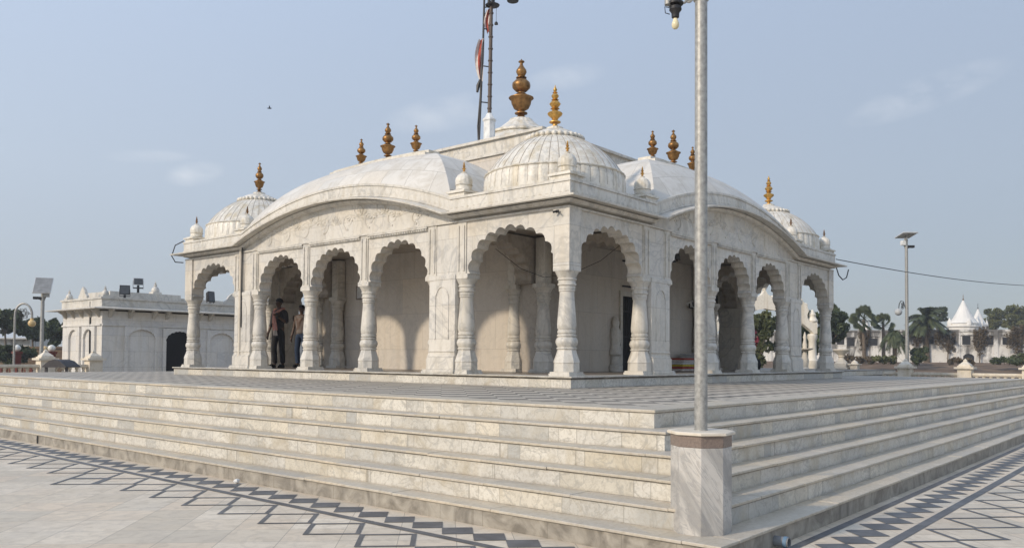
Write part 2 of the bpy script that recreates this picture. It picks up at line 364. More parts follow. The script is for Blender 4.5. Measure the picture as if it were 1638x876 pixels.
mb.box(e0,e1,f0,f0+w_,ZT-.028,ZT); mb.box(e0,e1,e1-w_,e1,ZT-.028,ZT); mb.box(e0,e0+w_,f0+w_,e1-w_,ZT-.028,ZT); mb.box(e1-w_,e1,f0+w_,e1-w_,ZT-.028,ZT)
structure(mb.build('terrace_border',M_tread,ang=0,bevel=.006))
mb=MB(); mb.box(e0+w_,e1-w_,f0+w_,e1-w_,ZT-.028,ZT-.002); structure(mb.build('terrace_floor',M_terr,ang=0))
# floor inlay: dark band, row of solid lozenges, row of outlined lozenges along both stair fronts
inl=MB(); Z=.004
def quad(p): inl.add([(x,y,Z) for x,y in p],[tuple(range(len(p)))])
def loz(cu,cd,a,sw,out=None):
    P=[(cu-a,cd),(cu,cd-a),(cu+a,cd),(cu,cd+a)]
    if out is None: quad([sw(*p) for p in P])
    else:
        b=a-out; Q=[(cu-b,cd),(cu,cd-b),(cu+b,cd),(cu,cd+b)]
        for i in range(4): quad([sw(*P[i]),sw(*P[(i+1)%4]),sw(*Q[(i+1)%4]),sw(*Q[i])])
for side in (0,1):
    sw=(lambda u,d:(d,u)) if side==0 else (lambda u,d:(u,d))
    base=-5.60 if side==0 else -5.51
    d1=-5.68 if side==0 else -5.68
    if side==1: quad([sw(-5.8,-5.58),sw(60,-5.58),sw(60,-5.655),sw(-5.8,-5.655)])
    b0=-6.09 if side==0 else -6.11
    quad([sw(-6.2,b0),sw(60,b0),sw(60,b0-.09),sw(-6.2,b0-.09)])
    for k in range(140): loz(-5.4+k*.372,-5.87 if side==0 else -5.885,.19,sw)
    for k in range(80): loz(-5.72+k*.681,b0-.08-.02-.34,.34,sw,.06)
    for k in range(11,80,8): loz(-5.72+k*.681+.34,b0-.1-.68,.34,sw,.06)
structure(inl.build('floor_inlay',M_inlay,ang=0,fix=False))
# ------------------------------------------------------------------ TEMPLE
CT=L/2
TP=thing('temple','white marble temple with scalloped arches, curved eaves and fluted corner domes','temple',(CT,CT,ZT))
SIDE=[lambda u,d,z:(-d,u,z),lambda u,d,z:(u,-d,z),lambda u,d,z:(L+d,u,z),lambda u,d,z:(u,L+d,z)]
mb=MB(); mb.box(-.34,L+.34,-.34,L+.34,ZT-.02,ZP-.032); mb.box(-.375,L+.375,-.375,L+.375,ZP-.032,ZP)
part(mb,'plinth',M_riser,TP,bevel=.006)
# columns
def flut(n,a): return lambda t,z:1+a*abs(math.sin(math.pi*n*t))
def make_column():
    mb=MB(); z=ZP
    mb.box(-.215,.215,-.215,.215,z,z+.042); mb.box(-.20,.20,-.20,.20,z+.042,z+.07)
    mb.lathe([(.222,z+.07),(.218,z+.22)],seg=8,rot=R(22.5))
    mb.lathe([(.212,z+.22),(.205,z+.26),(.18,z+.33),(.158,z+.40),(.148,z+.44)],seg=16,fn=flut(8,.07))
    mb.lathe([(.15,z+.44),(.166,z+.45),(.166,z+.47),(.148,z+.48),(.16,z+.50),(.178,z+.54),(.182,z+.57),(.172,z+.61),(.15,z+.645),(.142,z+.65),(.16,z+.662),(.16,z+.682),(.148,z+.695)],seg=32,fn=flut(8,.05))
    mb.lathe([(.145,z+.695),(.162,z+.715),(.162,z+.75),(.15,z+.765),(.165,z+.80),(.168,z+.86),(.158,z+1.0),(.141,z+1.2),(.129,z+1.36),(.129,z+1.40),(.142,z+1.41),(.142,z+1.435),(.13,z+1.445)],seg=16,fn=flut(8,-.035),rot=R(11.25))
    mb.lathe([(.138,z+1.445),(.138,z+1.50),(.156,z+1.51),(.156,z+1.535),(.143,z+1.545),(.143,z+1.585),(.16,z+1.60),(.16,z+1.62),(.148,z+1.63),(.16,z+1.66),(.185,z+1.71),(.205,z+1.745)],seg=16,fn=flut(8,.04))
    mb.box(-.168,.168,-.168,.168,z+1.745,z+1.83)
    o=part(MB2off(mb,CT,CT),'column',M_plain,TP); return o
def MB2off(mb,dx,dy):
    mb.v=[(x+dx,y+dy,z) for x,y,z in mb.v]; return mb
col0=make_column()
US=[2.3,3.07,5.077,7.063,9.07,9.84]
cols=[(0,0),(L,0),(0,L),(L,L)]
for k in range(4):
    for u in US: x,y,_=SIDE[k](u,0,0); cols.append((x,y))
for a in (2.3,9.84):
    for b in (2.3,9.84): cols.append((a,b))
for a in (2.3,9.84):
    for b in (3.07,9.07): cols+= [(a,b),(b,a)]
first=True
for x,y in cols:
    if first: col0.location=(x-CT,y-CT,0); first=False
    else: clone(col0,TP['obj'],(x-CT,y-CT,0))
# scalloped arches
def arch(uc,a,h,z0,n=11,sag=.30):
    N=240; raw=[]
    for i in range(N+1):
        t=math.pi*i/N; x=-a*math.cos(t); zz=h*(math.sin(t)**.86)
        zz+= .05*h*math.exp(-(x/(.16*a))**2)
        raw.append((x,zz))
    Ls=[0]
    for i in range(N): Ls.append(Ls[-1]+math.dist(raw[i],raw[i+1]))
    cus=[]
    for j in range(n+1):
        t=Ls[-1]*j/n; i=min(range(N+1),key=lambda q:abs(Ls[q]-t)); cus.append(raw[i])
    pts=[]
    for j in range(n):
        p,q=Vector(cus[j]),Vector(cus[j+1]); d=q-p; nrm=Vector((-d.y,d.x)).normalized(); c=d.length
        for m in range(7):
            t=m/7; pts.append(p+d*t+nrm*(sag*c*math.sin(math.pi*t)**.8))
    pts.append(Vector(cus[-1]))
    return [(uc+p.x,z0+p.y) for p in pts]
ZS=ZP+1.83; ZA=4.0
def arch_wall(mp,u0,u1,d0,d1,name='arch_wall',a=None,mat=None,lip=False,h=.72):
    uc=(u0+u1)/2; a=a or (u1-u0)/2-.20
    mb=MB(); A=arch(uc,a,h,ZS)
    mb.prism([(u0,ZS)]+A+[(u1,ZS),(u1,ZA),(u0,ZA)],d0,d1,mp)
    if lip:
        B=arch(uc,a+.045,h+.045,ZS,11,.23)
        mb.prism([(u0+.11,ZS+.004)]+[(u,max(z,ZS+.004)) for u,z in B]+[(u1-.11,ZS+.004),(u1-.11,ZA-.05),(u0+.11,ZA-.05)],d1-.011,d1,mp)
    return part(mb,name,mat or M_wall,TP,ang=30)
BAYS=[(0,2.3),(3.07,5.077),(5.077,7.063),(7.063,9.07),(9.84,L)]
for k in range(4):
    mp=SIDE[k]
    for u0,u1 in BAYS: arch_wall(mp,u0,u1,-.17,.13)
    for u0,u1 in ((2.3,3.07),(9.07,9.84)):
        mb=MB(); i0,i1=u0+.12,u1+.03
        mb.box(i0,i1,-.20,.19,ZP+.30,ZS,mp); mb.box(i0,i1,-.20,.14,ZS,ZA-.002,mp); mb.box(i0-.02,i1+.02,-.22,.255,ZP,ZP+.07,mp); mb.box(i0-.01,i1+.01,-.22,.235,ZP+.07,ZP+.30,mp)
        mb.box(i0-.004,i1+.004,-.22,.215,ZP+.30,ZP+.335,mp); mb.box(i0-.006,i1+.006,-.22,.207,ZP+.40,ZP+.43,mp); mb.box(i0-.002,i1+.002,-.21,.198,ZS-.09,ZS-.01,mp)
        # raised pointed niche outline on the pier face
        uc=(i0+i1)/2; hw=.185; P=[(uc-hw,ZP+.62)]+[(uc-hw*math.cos(t),ZP+1.40+.22*math.sin(t)**1.3) for t in [math.pi*q/10 for q in range(11)]]+[(uc+hw,ZP+.62)]
        Q=[(uc+(u-uc)*.86,ZP+.64+(z-ZP-.62)*.965) for u,z in P]
        for i in range(len(P)-1): mb.prism([P[i],P[i+1],Q[i+1],Q[i]],.188,.204,mp)
        part(mb,'pier',M_wall,TP,bevel=.008)
    # pilaster blocks above the capitals
    for u in US:
        mb=MB(); mb.box(u-.115,u+.115,-.19,.155,ZS,ZA+.01,mp); mb.box(u-.085,u-.05,.155,.175,ZS+.05,ZA-.06,mp); mb.box(u+.05,u+.085,.155,.175,ZS+.05,ZA-.06,mp)
        part(mb,'pilaster',M_plain,TP,bevel=.006)
    # moulded strip over the three middle bays, stepped cornice above
    mb=MB()
    for u0,u1 in BAYS[1:4]:
        mb.box(u0+.13,u1-.13,.10,.165,ZA-.075,ZA-.035,mp); mb.box(u0+.13,u1-.13,.10,.185,ZA-.033,ZA-.002,mp)
        n=int((u1-u0-.26)/.05)
        for q in range(n): uu=u0+.13+(q+.5)*.05; mb.box(uu-.014,uu+.014,.164,.183,ZA-.072,ZA-.038,mp)
    mb.box(-.18,L+.18,-.18 if k<2 else -.17,.18,ZA,ZA+.035,mp) if k in(0,2) else mb.box(.16,L-.16,-.18,.18,ZA,ZA+.035,mp)
    part(mb,'cornice',M_plain,TP,bevel=.005)
    # inner arches across the gallery
for a in (2.685,9.455):
    for lo,hi in ((0.1,2.3),(9.84,L-.1)):
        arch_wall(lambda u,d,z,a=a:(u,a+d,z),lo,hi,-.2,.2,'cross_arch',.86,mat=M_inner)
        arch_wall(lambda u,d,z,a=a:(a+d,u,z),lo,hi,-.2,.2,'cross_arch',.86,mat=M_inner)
for x in (0,L):
    for y in (0,L): mb=MB(); mb.box(x-.172,x+.172,y-.172,y+.172,ZS,ZA+.01); part(mb,'corner_block',M_wall,TP,bevel=.008)
for a in (2.3,9.84):
    for b in (2.3,9.84,3.07,9.07):
        for x,y in {(a,b),(b,a)}: mb=MB(); mb.box(x-.12,x+.12,y-.12,y+.12,ZS,ZA-.004); part(mb,'pilaster',M_plain,TP,bevel=.006)
# sanctum block with door and carved post
sx0,sx1=2.45,L-2.45
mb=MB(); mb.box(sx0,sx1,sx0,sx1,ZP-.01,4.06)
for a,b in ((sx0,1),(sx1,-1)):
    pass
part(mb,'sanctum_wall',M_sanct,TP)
for x0,x1 in ((2.42,2.95),(9.19,9.72)):
    for y0,y1 in ((2.28,2.47),(9.67,9.86)):
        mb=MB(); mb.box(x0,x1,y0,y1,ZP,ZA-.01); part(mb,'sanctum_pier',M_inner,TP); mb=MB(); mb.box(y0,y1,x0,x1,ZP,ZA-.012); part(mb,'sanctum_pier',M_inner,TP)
for k,(p,sg) in enumerate(((sx0,-1),)):
    fr=MB(); fr.box(5.38,5.48,p-.05,p+.02,ZP,3.0); fr.box(6.66,6.76,p-.05,p+.02,ZP,3.0); fr.box(5.38,6.76,p-.05,p+.02,3.0,3.12)
    dr=part(fr,'doorway',M_plain,TP)
    g=MB(); g.box(5.48,6.66,p-.012,p+.012,ZP+.02,3.0); sub(g,'door',M_dark,dr,TP)
    g=MB()
    for q in range(13): g.tube([(5.52+q*.092,p-.03,ZP+.02),(5.52+q*.092,p-.03,2.98)],.009,6)
    for q in range(5): g.box(5.48,6.66,p-.04,p-.028,ZP+.2+q*.6,ZP+.24+q*.6)
    sub(g,'grille',M_dark,dr,TP)
mb=MB(); mb.lathe([(.16,ZP),(.16,ZP+.12),(.11,ZP+.16),(.11,ZP+.35),(.15,ZP+.4),(.13,ZP+.5),(.10,ZP+.62),(.13,ZP+.8),(.11,ZP+.95),(.075,ZP+1.03),(.095,ZP+1.13),(.06,ZP+1.24),(.01,ZP+1.3)],5.12,sx0-.07,16,flut(5,.12))
part(mb,'guardian_figure',M_carved,TP)
# roof deck and ceiling
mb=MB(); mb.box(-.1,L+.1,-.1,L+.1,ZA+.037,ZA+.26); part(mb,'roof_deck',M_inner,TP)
mb=MB(); mb.box(.30,L-.30,.30,L-.30,ZP+.001,ZP+.005); part(mb,'gallery_floor',M_gfloor,TP,ang=0)
# eaves and parapets following the curved middle
J0,J1=2.54,L-2.54; HB=.64
def zc(u):
    if J0<u<J1:
        s=(u-CT)/(J1-CT); return HB*(1-s*s)
    return 0
ST=[None]+[J0*i/4 for i in range(1,4)]+[J0+(J1-J0)*i/40 for i in range(41)]+[J1+(L-J1)*i/4 for i in range(1,4)]+[-1]
def sweep(mb,sec,mp,z0):
    # sec: closed list of (d, dz); mitred at both corners
    n=len(sec); rows=[]
    for i,u in enumerate(ST):
        row=[]
        for d,dz in sec:
            uu=-d if u is None else (L+d if u==-1 else u)
            row.append((uu,d,z0+dz+zc(uu)))
        rows.append(row)
    vs=[v for r in rows for v in r]; fs=[]
    for i in range(len(rows)-1):
        for j in range(n): j2=(j+1)%n; fs.append((i*n+j,i*n+j2,(i+1)*n+j2,(i+1)*n+j))
    fs.append(tuple(range(n))); fs.append(tuple(reversed(range((len(rows)-1)*n,len(rows)*n))))
    mb.add(vs,fs,mp)
def petal(mb,u,z,w,h,d,mp,t=.016,slope=0):
    P=[(-.5,0),(-.5,.55),(-.28,.85),(0,1),(.28,.85),(.5,.55),(.5,0)]
    vs=[(u+x*w,d,z+y*h+slope*x*w) for x,y in P]+[(u,d+t,z+.12*h),(u,d+t,z+.62*h)]
    mb.add(vs,[(0,1,8,7),(1,2,8),(2,3,8),(3,4,8),(4,5,8),(5,6,7,8),(6,0,7)],mp)
for k in range(4):
    mp=SIDE[k]
    mb=MB(); sweep(mb,[(.10,.04),(.45,.0),(.455,.03),(.10,.10)],mp,4.135)
    sweep(mb,[(.09,-.075),(.2,-.05),(.24,.008),(.09,.03)],mp,4.135)
    part(mb,'eave',M_plain,TP,ang=20)
    mb=MB(); sweep(mb,[(.06,.08),(.205,.08),(.205,.30),(.06,.30)],mp,4.135)
    sweep(mb,[(.05,.302),(.225,.302),(.225,.345),(.05,.35)],mp,4.135)
    sweep(mb,[(.19,.082),(.222,.082),(.222,.105),(.19,.112)],mp,4.135)
    u=-.14
    while u<L+.16:
        s=(zc(u+.02)-zc(u-.02))/.04
        petal(mb,u,4.135+.125+zc(u),.12,.165,.2045,mp,.009,s); u+=.14
    part(mb,'parapet',M_plain,TP,ang=25)
    # gable wall under the curved eave, with carved scrollwork
    us=[J0+(J1-J0)*i/40 for i in range(41)]
    mb=MB(); mb.prism([(J0,ZA+.04)]+[(u,max(ZA+.06,4.20+zc(u))) for u in us]+[(J1,ZA+.04)],-.10,.115,mp)
    g=part(mb,'gable_wall',M_wall,TP)
    mb=MB()
    def scroll(cu,cz,r,turns,sg,st):
        pts=[]
        for i in range(26):
            t=i/25; a=st+sg*2*math.pi*turns*t; rr=r*(1-.82*t); pts.append(mp(cu+rr*math.cos(a),.101,cz+rr*math.sin(a)))
        mb.tube(pts,[.032*(1-.5*i/25) for i in range(26)],6)
    for sg in (-1,1):
        pts=[]
        for i in range(60):
            t=i/59; uu=CT+sg*(.25+2.6*t); pts.append(mp(uu,.101,ZA+.18+.42*zc(uu)+.05*math.sin(t*17)))
        mb.tube(pts,.026,6)
        for j in range(8):
            uu=CT+sg*(.42+.35*j); hh=max(.2,zc(uu)); r=.085+.10*hh
            scroll(uu,ZA+.18+.42*hh+(r*.9 if j%2 else -r*.55),r*1.25,1.5,sg*(1 if j%2 else -1),R(90 if j%2 else -90))
            for q in range(4):
                a=R(30+45*q); x0,z0=uu+sg*.1,ZA+.18+.42*hh
                if hh>.12: mb.tube([mp(x0,.101,z0),mp(x0+sg*r*.9*math.cos(a),.106,z0+(r*.9 if j%2 else -r*.5)*math.sin(a)),mp(x0+sg*r*1.5*math.cos(a+.4),.101,z0+(r*1.4 if j%2 else -r*.8)*math.sin(a+.4))],[.014,.032,.008],5)
    for q in range(9):
        a=R(20+17.5*q); mb.tube([mp(CT,.101,ZA+.30),mp(CT+.16*math.cos(a),.108,ZA+.30+.16*math.sin(a)),mp(CT+.27*math.cos(a),.101,ZA+.30+.27*math.sin(a))],[.012,.026,.006],5)
    sub(mb,'scrollwork',M_plain,g,TP)
# finials
KAL=[(.30,0),(.30,.02),(.20,.05),(.12,.085),(.10,.10),(.24,.115),(.24,.128),(.12,.145),(.13,.16),(.28,.20),(.36,.27),(.385,.33),(.42,.345),(.47,.36),(.47,.372),(.36,.385),(.24,.42),(.13,.45),(.13,.465),(.20,.475),(.33,.53),(.345,.57),(.33,.61),(.20,.665),(.11,.68),(.20,.69),(.20,.70),(.11,.71),(.15,.74),(.20,.785),(.185,.82),(.10,.87),(.06,.90),(.055,.93),(.12,.95),(.10,.965),(.03,.98),(.005,1.0)]
def finial(mb,x,y,z,h,w): return mb.lathe([(max(.004,r*w),z+q*h) for r,q in KAL],x,y,24,lambda t,zz:1+.018*abs(math.sin(math.pi*12*t)))
GOLD=[(.28,0),(.28,.03),(.12,.06),(.12,.10),(.30,.13),(.30,.15),(.13,.18),(.20,.24),(.36,.30),(.40,.335),(.36,.36),(.16,.40),(.14,.43),(.24,.45),(.14,.47),(.22,.51),(.30,.56),(.22,.61),(.11,.64),(.20,.655),(.10,.67),(.16,.71),(.20,.745),(.14,.79),(.07,.81),(.14,.825),(.06,.84),(.10,.88),(.10,.90),(.04,.95),(.006,1)]
def gfinial(mb,x,y,z,h,w): return mb.lathe([(max(.004,r*w),z+q*h) for r,q in GOLD],x,y,20)
# fluted corner domes
def corner_dome(cx,cy,gold):
    mb=MB(); z0=4.27
    fn=lambda t,z:1-(.012 if round(t*264)%6==0 else (.0 if round(t*264)%6 in (2,3,4) else .003))
    fn2=lambda t,z:1-(.004 if round(t*264)%6==0 else 0)
    mb.lathe([(1.30,z0),(1.32,z0+.1),(1.335,z0+.3),(1.325,z0+.50),(1.30,z0+.585)],cx,cy,264,fn)
    mb.lathe([(1.29,z0+.585),(1.308,z0+.60),(1.308,z0+.615),(1.28,z0+.63)],cx,cy,264,lambda t,z:1+.014*abs(math.sin(math.pi*44*t)))
    mb.lathe([(1.28,z0+.625),(1.195,z0+.76),(1.06,z0+.92),(.90,z0+1.065),(.725,z0+1.19),(.55,z0+1.285),(.47,z0+1.325)],cx,cy,264,fn2)
    for (r,z) in ((1.192,z0+.757),(.90,z0+1.064)): mb.lathe([(r+.002,z-.006),(r+.007,z),(r+.0,z+.006)],cx,cy,56)
    d=part(mb,'corner_dome',M_dome,TP,ang=50)
    mb=MB(); PR=[(1.332,z0+.3),(1.318,z0+.52),(1.296,z0+.585)]; PD=[(1.28,z0+.625),(1.195,z0+.76),(1.06,z0+.92),(.90,z0+1.065),(.725,z0+1.19),(.55,z0+1.285)]
    for q in range(44):
        a_=2*math.pi*q/44
        mb.tube([(cx+(r-.014)*math.cos(a_),cy+(r-.014)*math.sin(a_),z) for r,z in PR],.0075,4); mb.tube([(cx+(r-.003)*math.cos(a_),cy+(r-.003)*math.sin(a_),z) for r,z in PD],.0065,4)
    sub(mb,'mortar_seams',M_joint,d,TP)
    mb=MB()
    mb.lathe([(.47,z0+1.30),(.52,z0+1.315),(.52,z0+1.35),(.46,z0+1.37)],cx,cy,64)
    for q in range(30):
        a=2*math.pi*q/30; mb.ball((cx+.52*math.cos(a),cy+.52*math.sin(a),z0+1.335),.048,8)
    mb.lathe([(.46,z0+1.36),(.40,z0+1.42),(.30,z0+1.475),(.18,z0+1.515),(.15,z0+1.525),(.15,z0+1.56),(.10,z0+1.57)],cx,cy,120,lambda t,z:1+.05*abs(math.sin(math.pi*15*t)))
    sub(mb,'lotus_cap',M_dome,d,TP,ang=50)
    mb=MB()
    (gfinial if gold else finial)(mb,cx,cy,z0+1.555,.82,.36 if gold else .30)
    sub(mb,'finial',M_gold if gold else M_brz,d,TP,ang=50)
for cx,cy,g in ((1.15,1.15,1),(1.15,L-1.15,0),(L-1.15,1.15,1),(L-1.15,L-1.15,0)): corner_dome(cx,cy,g)
# small turrets on the parapet
def turret(x,y):
    mb=MB(); z=4.40
    mb.box(x-.20,x+.20,y-.20,y+.20,z,z+.155); mb.box(x-.235,x+.235,y-.235,y+.235,z+.155,z+.19); mb.box(x-.185,x+.185,y-.185,y+.185,z+.19,z+.215)
    mb.lathe([(.155,z+.215),(.17,z+.23),(.15,z+.245),(.145,z+.31),(.165,z+.325),(.145,z+.34)],x,y,48,lambda t,zz:1+.03*abs(math.sin(math.pi*12*t)))
    mb.lathe([(.15,z+.335),(.158,z+.40),(.148,z+.455),(.115,z+.51),(.065,z+.545),(.04,z+.555),(.05,z+.57),(.03,z+.58)],x,y,48,lambda t,zz:1+.04*abs(math.sin(math.pi*12*t)))
    t=part(mb,'turret',M_dome,TP,ang=45)
    mb=MB(); gfinial(mb,x,y,z+.575,.20,.10); sub(mb,'finial',M_gold if x+y<6 else M_brz,t,TP,ang=50)
TL=set()
for k in range(4):
    for u in (.02,2.42,L-2.42,L-.02):
        x,y,_=SIDE[k](u,-.02,0); TL.add((round(x,2),round(y,2)))
for x,y in sorted(TL): turret(x,y)
# curved hipped roofs between the corner domes
def bangla(k):
    mp=SIDE[k]; hu=(J1-J0)/2; B0,B1=.19,-2.6; bm_=(B0+B1)/2; hb=(B0-B1)/2; cut=.56
    zb=lambda a:4.44+HB*.92*(1-a*a)
    rise=lambda t:1.0*math.sin(math.pi/2*min(1,t))**.80
    mb=MB(); uv=[]
    def P(a,b,t):
        # height: base curve fades to the ridge
        z=zb(a)*(1-t)+t*(4.44+HB*.80*(1-.35*a*a))+rise(t)*.93
        return mp(CT+a*hu,bm_-b*hb*-1,z)
    N,Mn=10,36
    def patch(f,ln,sid):
        o=len(mb.v); uv.extend([((j/Mn*2-1)*ln*(1-.45*i/N)+sid*7.3,i/N*1.85+sid*9,0.0) for i in range(N+1) for j in range(Mn+1)])
        for i in range(N+1):
            for j in range(Mn+1): mb.v.append(f(i/N,j/Mn*2-1))
        for i in range(N):
            for j in range(Mn): q=o+i*(Mn+1)+j; mb.f.append((q,q+1,q+Mn+2,q+Mn+1))
    patch(lambda t,s:P(s*(1-cut*t),(1-t),t),3.5,0); patch(lambda t,s:P(s*(1-cut*t),-(1-t),t),3.5,1)
    patch(lambda t,s:P((1-cut*t),s*(1-t),t),1.35,2); patch(lambda t,s:P(-(1-cut*t),s*(1-t),t),1.35,3)
    r=part(mb,'bangla_roof',M_bangla,TP,ang=25); at=r.data.attributes.new('ruv','FLOAT_VECTOR','POINT'); at.data.foreach_set('vector',[q for v in uv for q in v])
    mb=MB(); zr=lambda a:4.44+HB*.80*(1-.35*a*a)+.93
    for dw,dz0,dz1 in ((.27,-.14,.02),(.16,.021,.085)):
        A=[(a*hu,zr(a)) for a in [(-.46+.92*i/16) for i in range(17)]]
        poly=[(CT+u,z+dz0) for u,z in A]+[(CT+u,z+dz1) for u,z in reversed(A)]
        mb.prism(poly,bm_-dw,bm_+dw,mp)
    sub(mb,'ridge',M_roofslab,r,TP)
    sh=(-.13,-.34,0,0)[k]
    for i,(du,h,ww) in enumerate(((-.93+sh,.66,.275),(sh,.86,.36),(.93+sh,.66,.275))):
        mb=MB(); x,y,_=mp(CT+du,bm_,0); finial(mb,x,y,zr(du/hu)+.07,h,ww); sub(mb,'finial',M_brz,r,TP,ang=50)
def bangla_mat():
    n=NT('curved_roof_marble',.45)
    base=(.70,.645,.55)
    c=n.mix(n.ramp(n.noise(.8,5),[(.35,0),(.65,1)]),tuple(k*.9 for k in base),tuple(k*1.05 for k in base))
    an=n.t.nodes.new('ShaderNodeAttribute'); an.attribute_name='ruv'; ax,ay,az=n.sep(an.outputs['Vector'])
    vv=n.math('DIVIDE',ay,.46); row=n.math('FLOOR',vv); uu=n.math('ADD',n.math('DIVIDE',ax,.72),n.math('MULTIPLY',row,.43))
    wv=n.white(n.comb(n.math('FLOOR',uu),row,2.0)); c=n.mix(.58,c,n.ramp(wv,[(0,(.50,.48,.44)),(.4,(.68,.66,.62)),(.75,(.62,.56,.47)),(1,(.56,.55,.52))]))
    fu=n.math('ABSOLUTE',n.math('SUBTRACT',n.math('FRACT',uu),.5)); fv=n.math('ABSOLUTE',n.math('SUBTRACT',n.math('FRACT',vv),.5))
    jn=n.math('MAXIMUM',n.math('GREATER_THAN',fu,.492),n.math('GREATER_THAN',fv,.488)); c=n.mix(n.math('MULTIPLY',jn,.75),c,(.28,.25,.20))
    c=n.mix(n.ramp(n.noise(3.5,6,None,1),[(.44,0),(.70,.6)]),c,(.46,.41,.33)); n.bump(n.noise(20,4),.004,.3)
    return n.done(c)
M_bangla=bangla_mat()
for k in range(4): bangla(k)
# upper storey
q0,q1=2.66,L-2.66
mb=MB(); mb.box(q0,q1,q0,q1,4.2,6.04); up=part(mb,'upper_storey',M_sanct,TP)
mb=MB(); mb.box(q0-.05,q1+.05,q0-.05,q1+.05,6.04,6.10); mb.box(q0-.02,q1+.02,q0-.02,q1+.02,6.10,6.38); mb.box(q0-.09,q1+.09,q0-.09,q1+.09,6.38,6.44)
for k in range(4):
    mp=lambda u,d,z,k=k:SIDE[k](u,d-q0+.02,z)
    u=q0+.05
    while u<q1: petal(mb,u,6.13,.15,.2,0.0,mp,.010); u+=.17
part(mb,'upper_parapet',M_plain,TP)
mb=MB(); mb.lathe([(1.55,6.43),(1.5,6.7),(1.36,6.95),(1.18,7.18),(.95,7.42),(.8,7.54)],CT,CT,96,lambda t,z:1+.012*abs(math.sin(math.pi*32*t)))
dm=part(mb,'main_dome',M_dome,TP,ang=50)
mb=MB(); mb.lathe([(.76,7.52),(.84,7.55),(.84,7.60),(.74,7.64),(.58,7.74),(.42,7.87),(.33,7.95),(.3,8.0)],CT,CT,120,lambda t,z:1+.04*abs(math.sin(math.pi*20*t)))
sub(mb,'lotus_cap',M_dome,dm,TP,ang=50)
mb=MB(); finial(mb,CT,CT,7.97,1.71,.72); sub(mb,'finial',M_brz,dm,TP,ang=50)
mb=MB(); mb.tube([(-.20,9.62,4.12),(-.20,9.62,ZP+.05)],.032,10)
for zz in (1.5,2.3,3.1,3.8): mb.lathe([(.042,zz),(.042,zz+.04)],-.20,9.62,10)
part(mb,'downpipe',M_cream,TP)
mb=MB(); mb.tube([(-.20,9.55,4.14),(-.21,9.545,3.6),(-.20,9.56,3.0),(-.21,9.55,2.2)],.014,6); part(mb,'downlead',M_dark,TP)
#==PART2==
M_mast=flat('ringed_mast',(.11,.085,.07),.6,.2)
M_flagw=flat('white_cloth',(.56,.50,.46),.9); M_flagr=flat('red_cloth',(.36,.075,.05),.9); M_yel=flat('yellow_cloth',(.55,.42,.06),.9)
M_door=flat('dark_doorway',(.010,.010,.011),.9)
M_blue=flat('blue_plastic',(.12,.20,.29),.6)
M_skin=flat('skin',(.10,.058,.038),.55,0,.1); M_eye=flat('eye',(.05,.04,.035),.2); M_lip=flat('lip',(.10,.045,.035),.5)
M_shirt1=flat('dark_shirt',(.035,.032,.035),.9); M_shirt2=flat('taupe_shirt',(.15,.125,.112),.9); M_jean=flat('blue_denim',(.02,.035,.07),.9); M_scarf=flat('pink_scarf',(.58,.30,.26),.9,0,.25,30)
M_pipe=flat('dusty_pipe',(.20,.205,.21),.6)
SLOT=6.98
# ------------------------------------------------------------------ other buildings and grounds
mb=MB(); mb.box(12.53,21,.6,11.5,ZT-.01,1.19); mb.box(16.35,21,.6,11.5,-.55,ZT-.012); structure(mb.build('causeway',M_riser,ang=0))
def slab(mb,l0,l1,d0,d1,z0,z1): mb.box(l0,l1,d0,d1,z0,z1,farmap)
mb=MB(); mb.add([(8,66,-.6),(95,66,-.6),(95,72,1.0),(8,82,1.0),(8,84,1.4),(95,74,1.4),(95,170,1.42),(8,170,1.42)],[(0,1,2,3),(3,2,5,4),(4,5,6,7)],farmap); structure(mb.build('pond_bank',M_bank,ang=0))
# ---- foreground lamp on an octagonal marble post
LX,LY=-5.168,-5.132
T=thing('lamp_post','tall galvanised lamp pole on an octagonal grey marble pedestal at the stair corner','lamp post',(LX,LY,.171))
ro=R(207.4)
mb=MB(); mb.lathe([(.234,.165),(.234,.832)],LX,LY,8,rot=ro); part(mb,'pedestal',M_gray,T,ang=20,bevel=.004)
mb=MB(); mb.lathe([(.2355,.832),(.2355,.922)],LX,LY,8,rot=ro); part(mb,'granite_band',M_brownband,T,ang=20,bevel=.003)
mb=MB(); mb.lathe([(.248,.922),(.262,.928),(.262,.944),(.254,.951)],LX,LY,8,rot=ro); part(mb,'cap_slab',M_cream,T)
mb=MB(); mb.lathe([(.0505,.945),(.0495,2.4),(.0485,4.37)],LX,LY,28); mb.lathe([(.042,4.44),(.040,5.4)],LX,LY,24); mb.lathe([(.054,.951),(.054,.958)],LX,LY,24); part(mb,'pole',M_steel,T)
mb=MB(); mb.lathe([(.052,4.355),(.0615,4.365),(.0625,4.42),(.05,4.445)],LX,LY,28); part(mb,'collar',M_steel,T)
lf=Vector((-.646,.763,0))
def LP(a,z,o=0): return (LX+lf.x*a+.763*o,LY+lf.y*a+.646*o,z)
mb=MB(); mb.tube([LP(.04,4.95),LP(.12,5.0),LP(.2,4.96),LP(.24,4.8),LP(.225,4.62),LP(.215,4.42)],.016,8); mb.tube([LP(.03,4.50),LP(.08,4.40),LP(.13,4.345),LP(.18,4.335),LP(.22,4.36)],.011,6); mb.tube([LP(.27,4.325),LP(.21,4.33),LP(.15,4.35)],.012,6)
for k,(a0,z0) in enumerate(((.10,4.375),(.155,4.41),(.075,4.46))):
    pts=[LP(a0+.034*(1-.6*t/20)*math.cos(t*.6+k),z0+.034*(1-.6*t/20)*math.sin(t*.6+k)) for t in range(20)]; mb.tube(pts,.009,6)
br=part(mb,'bracket',M_steel,T)
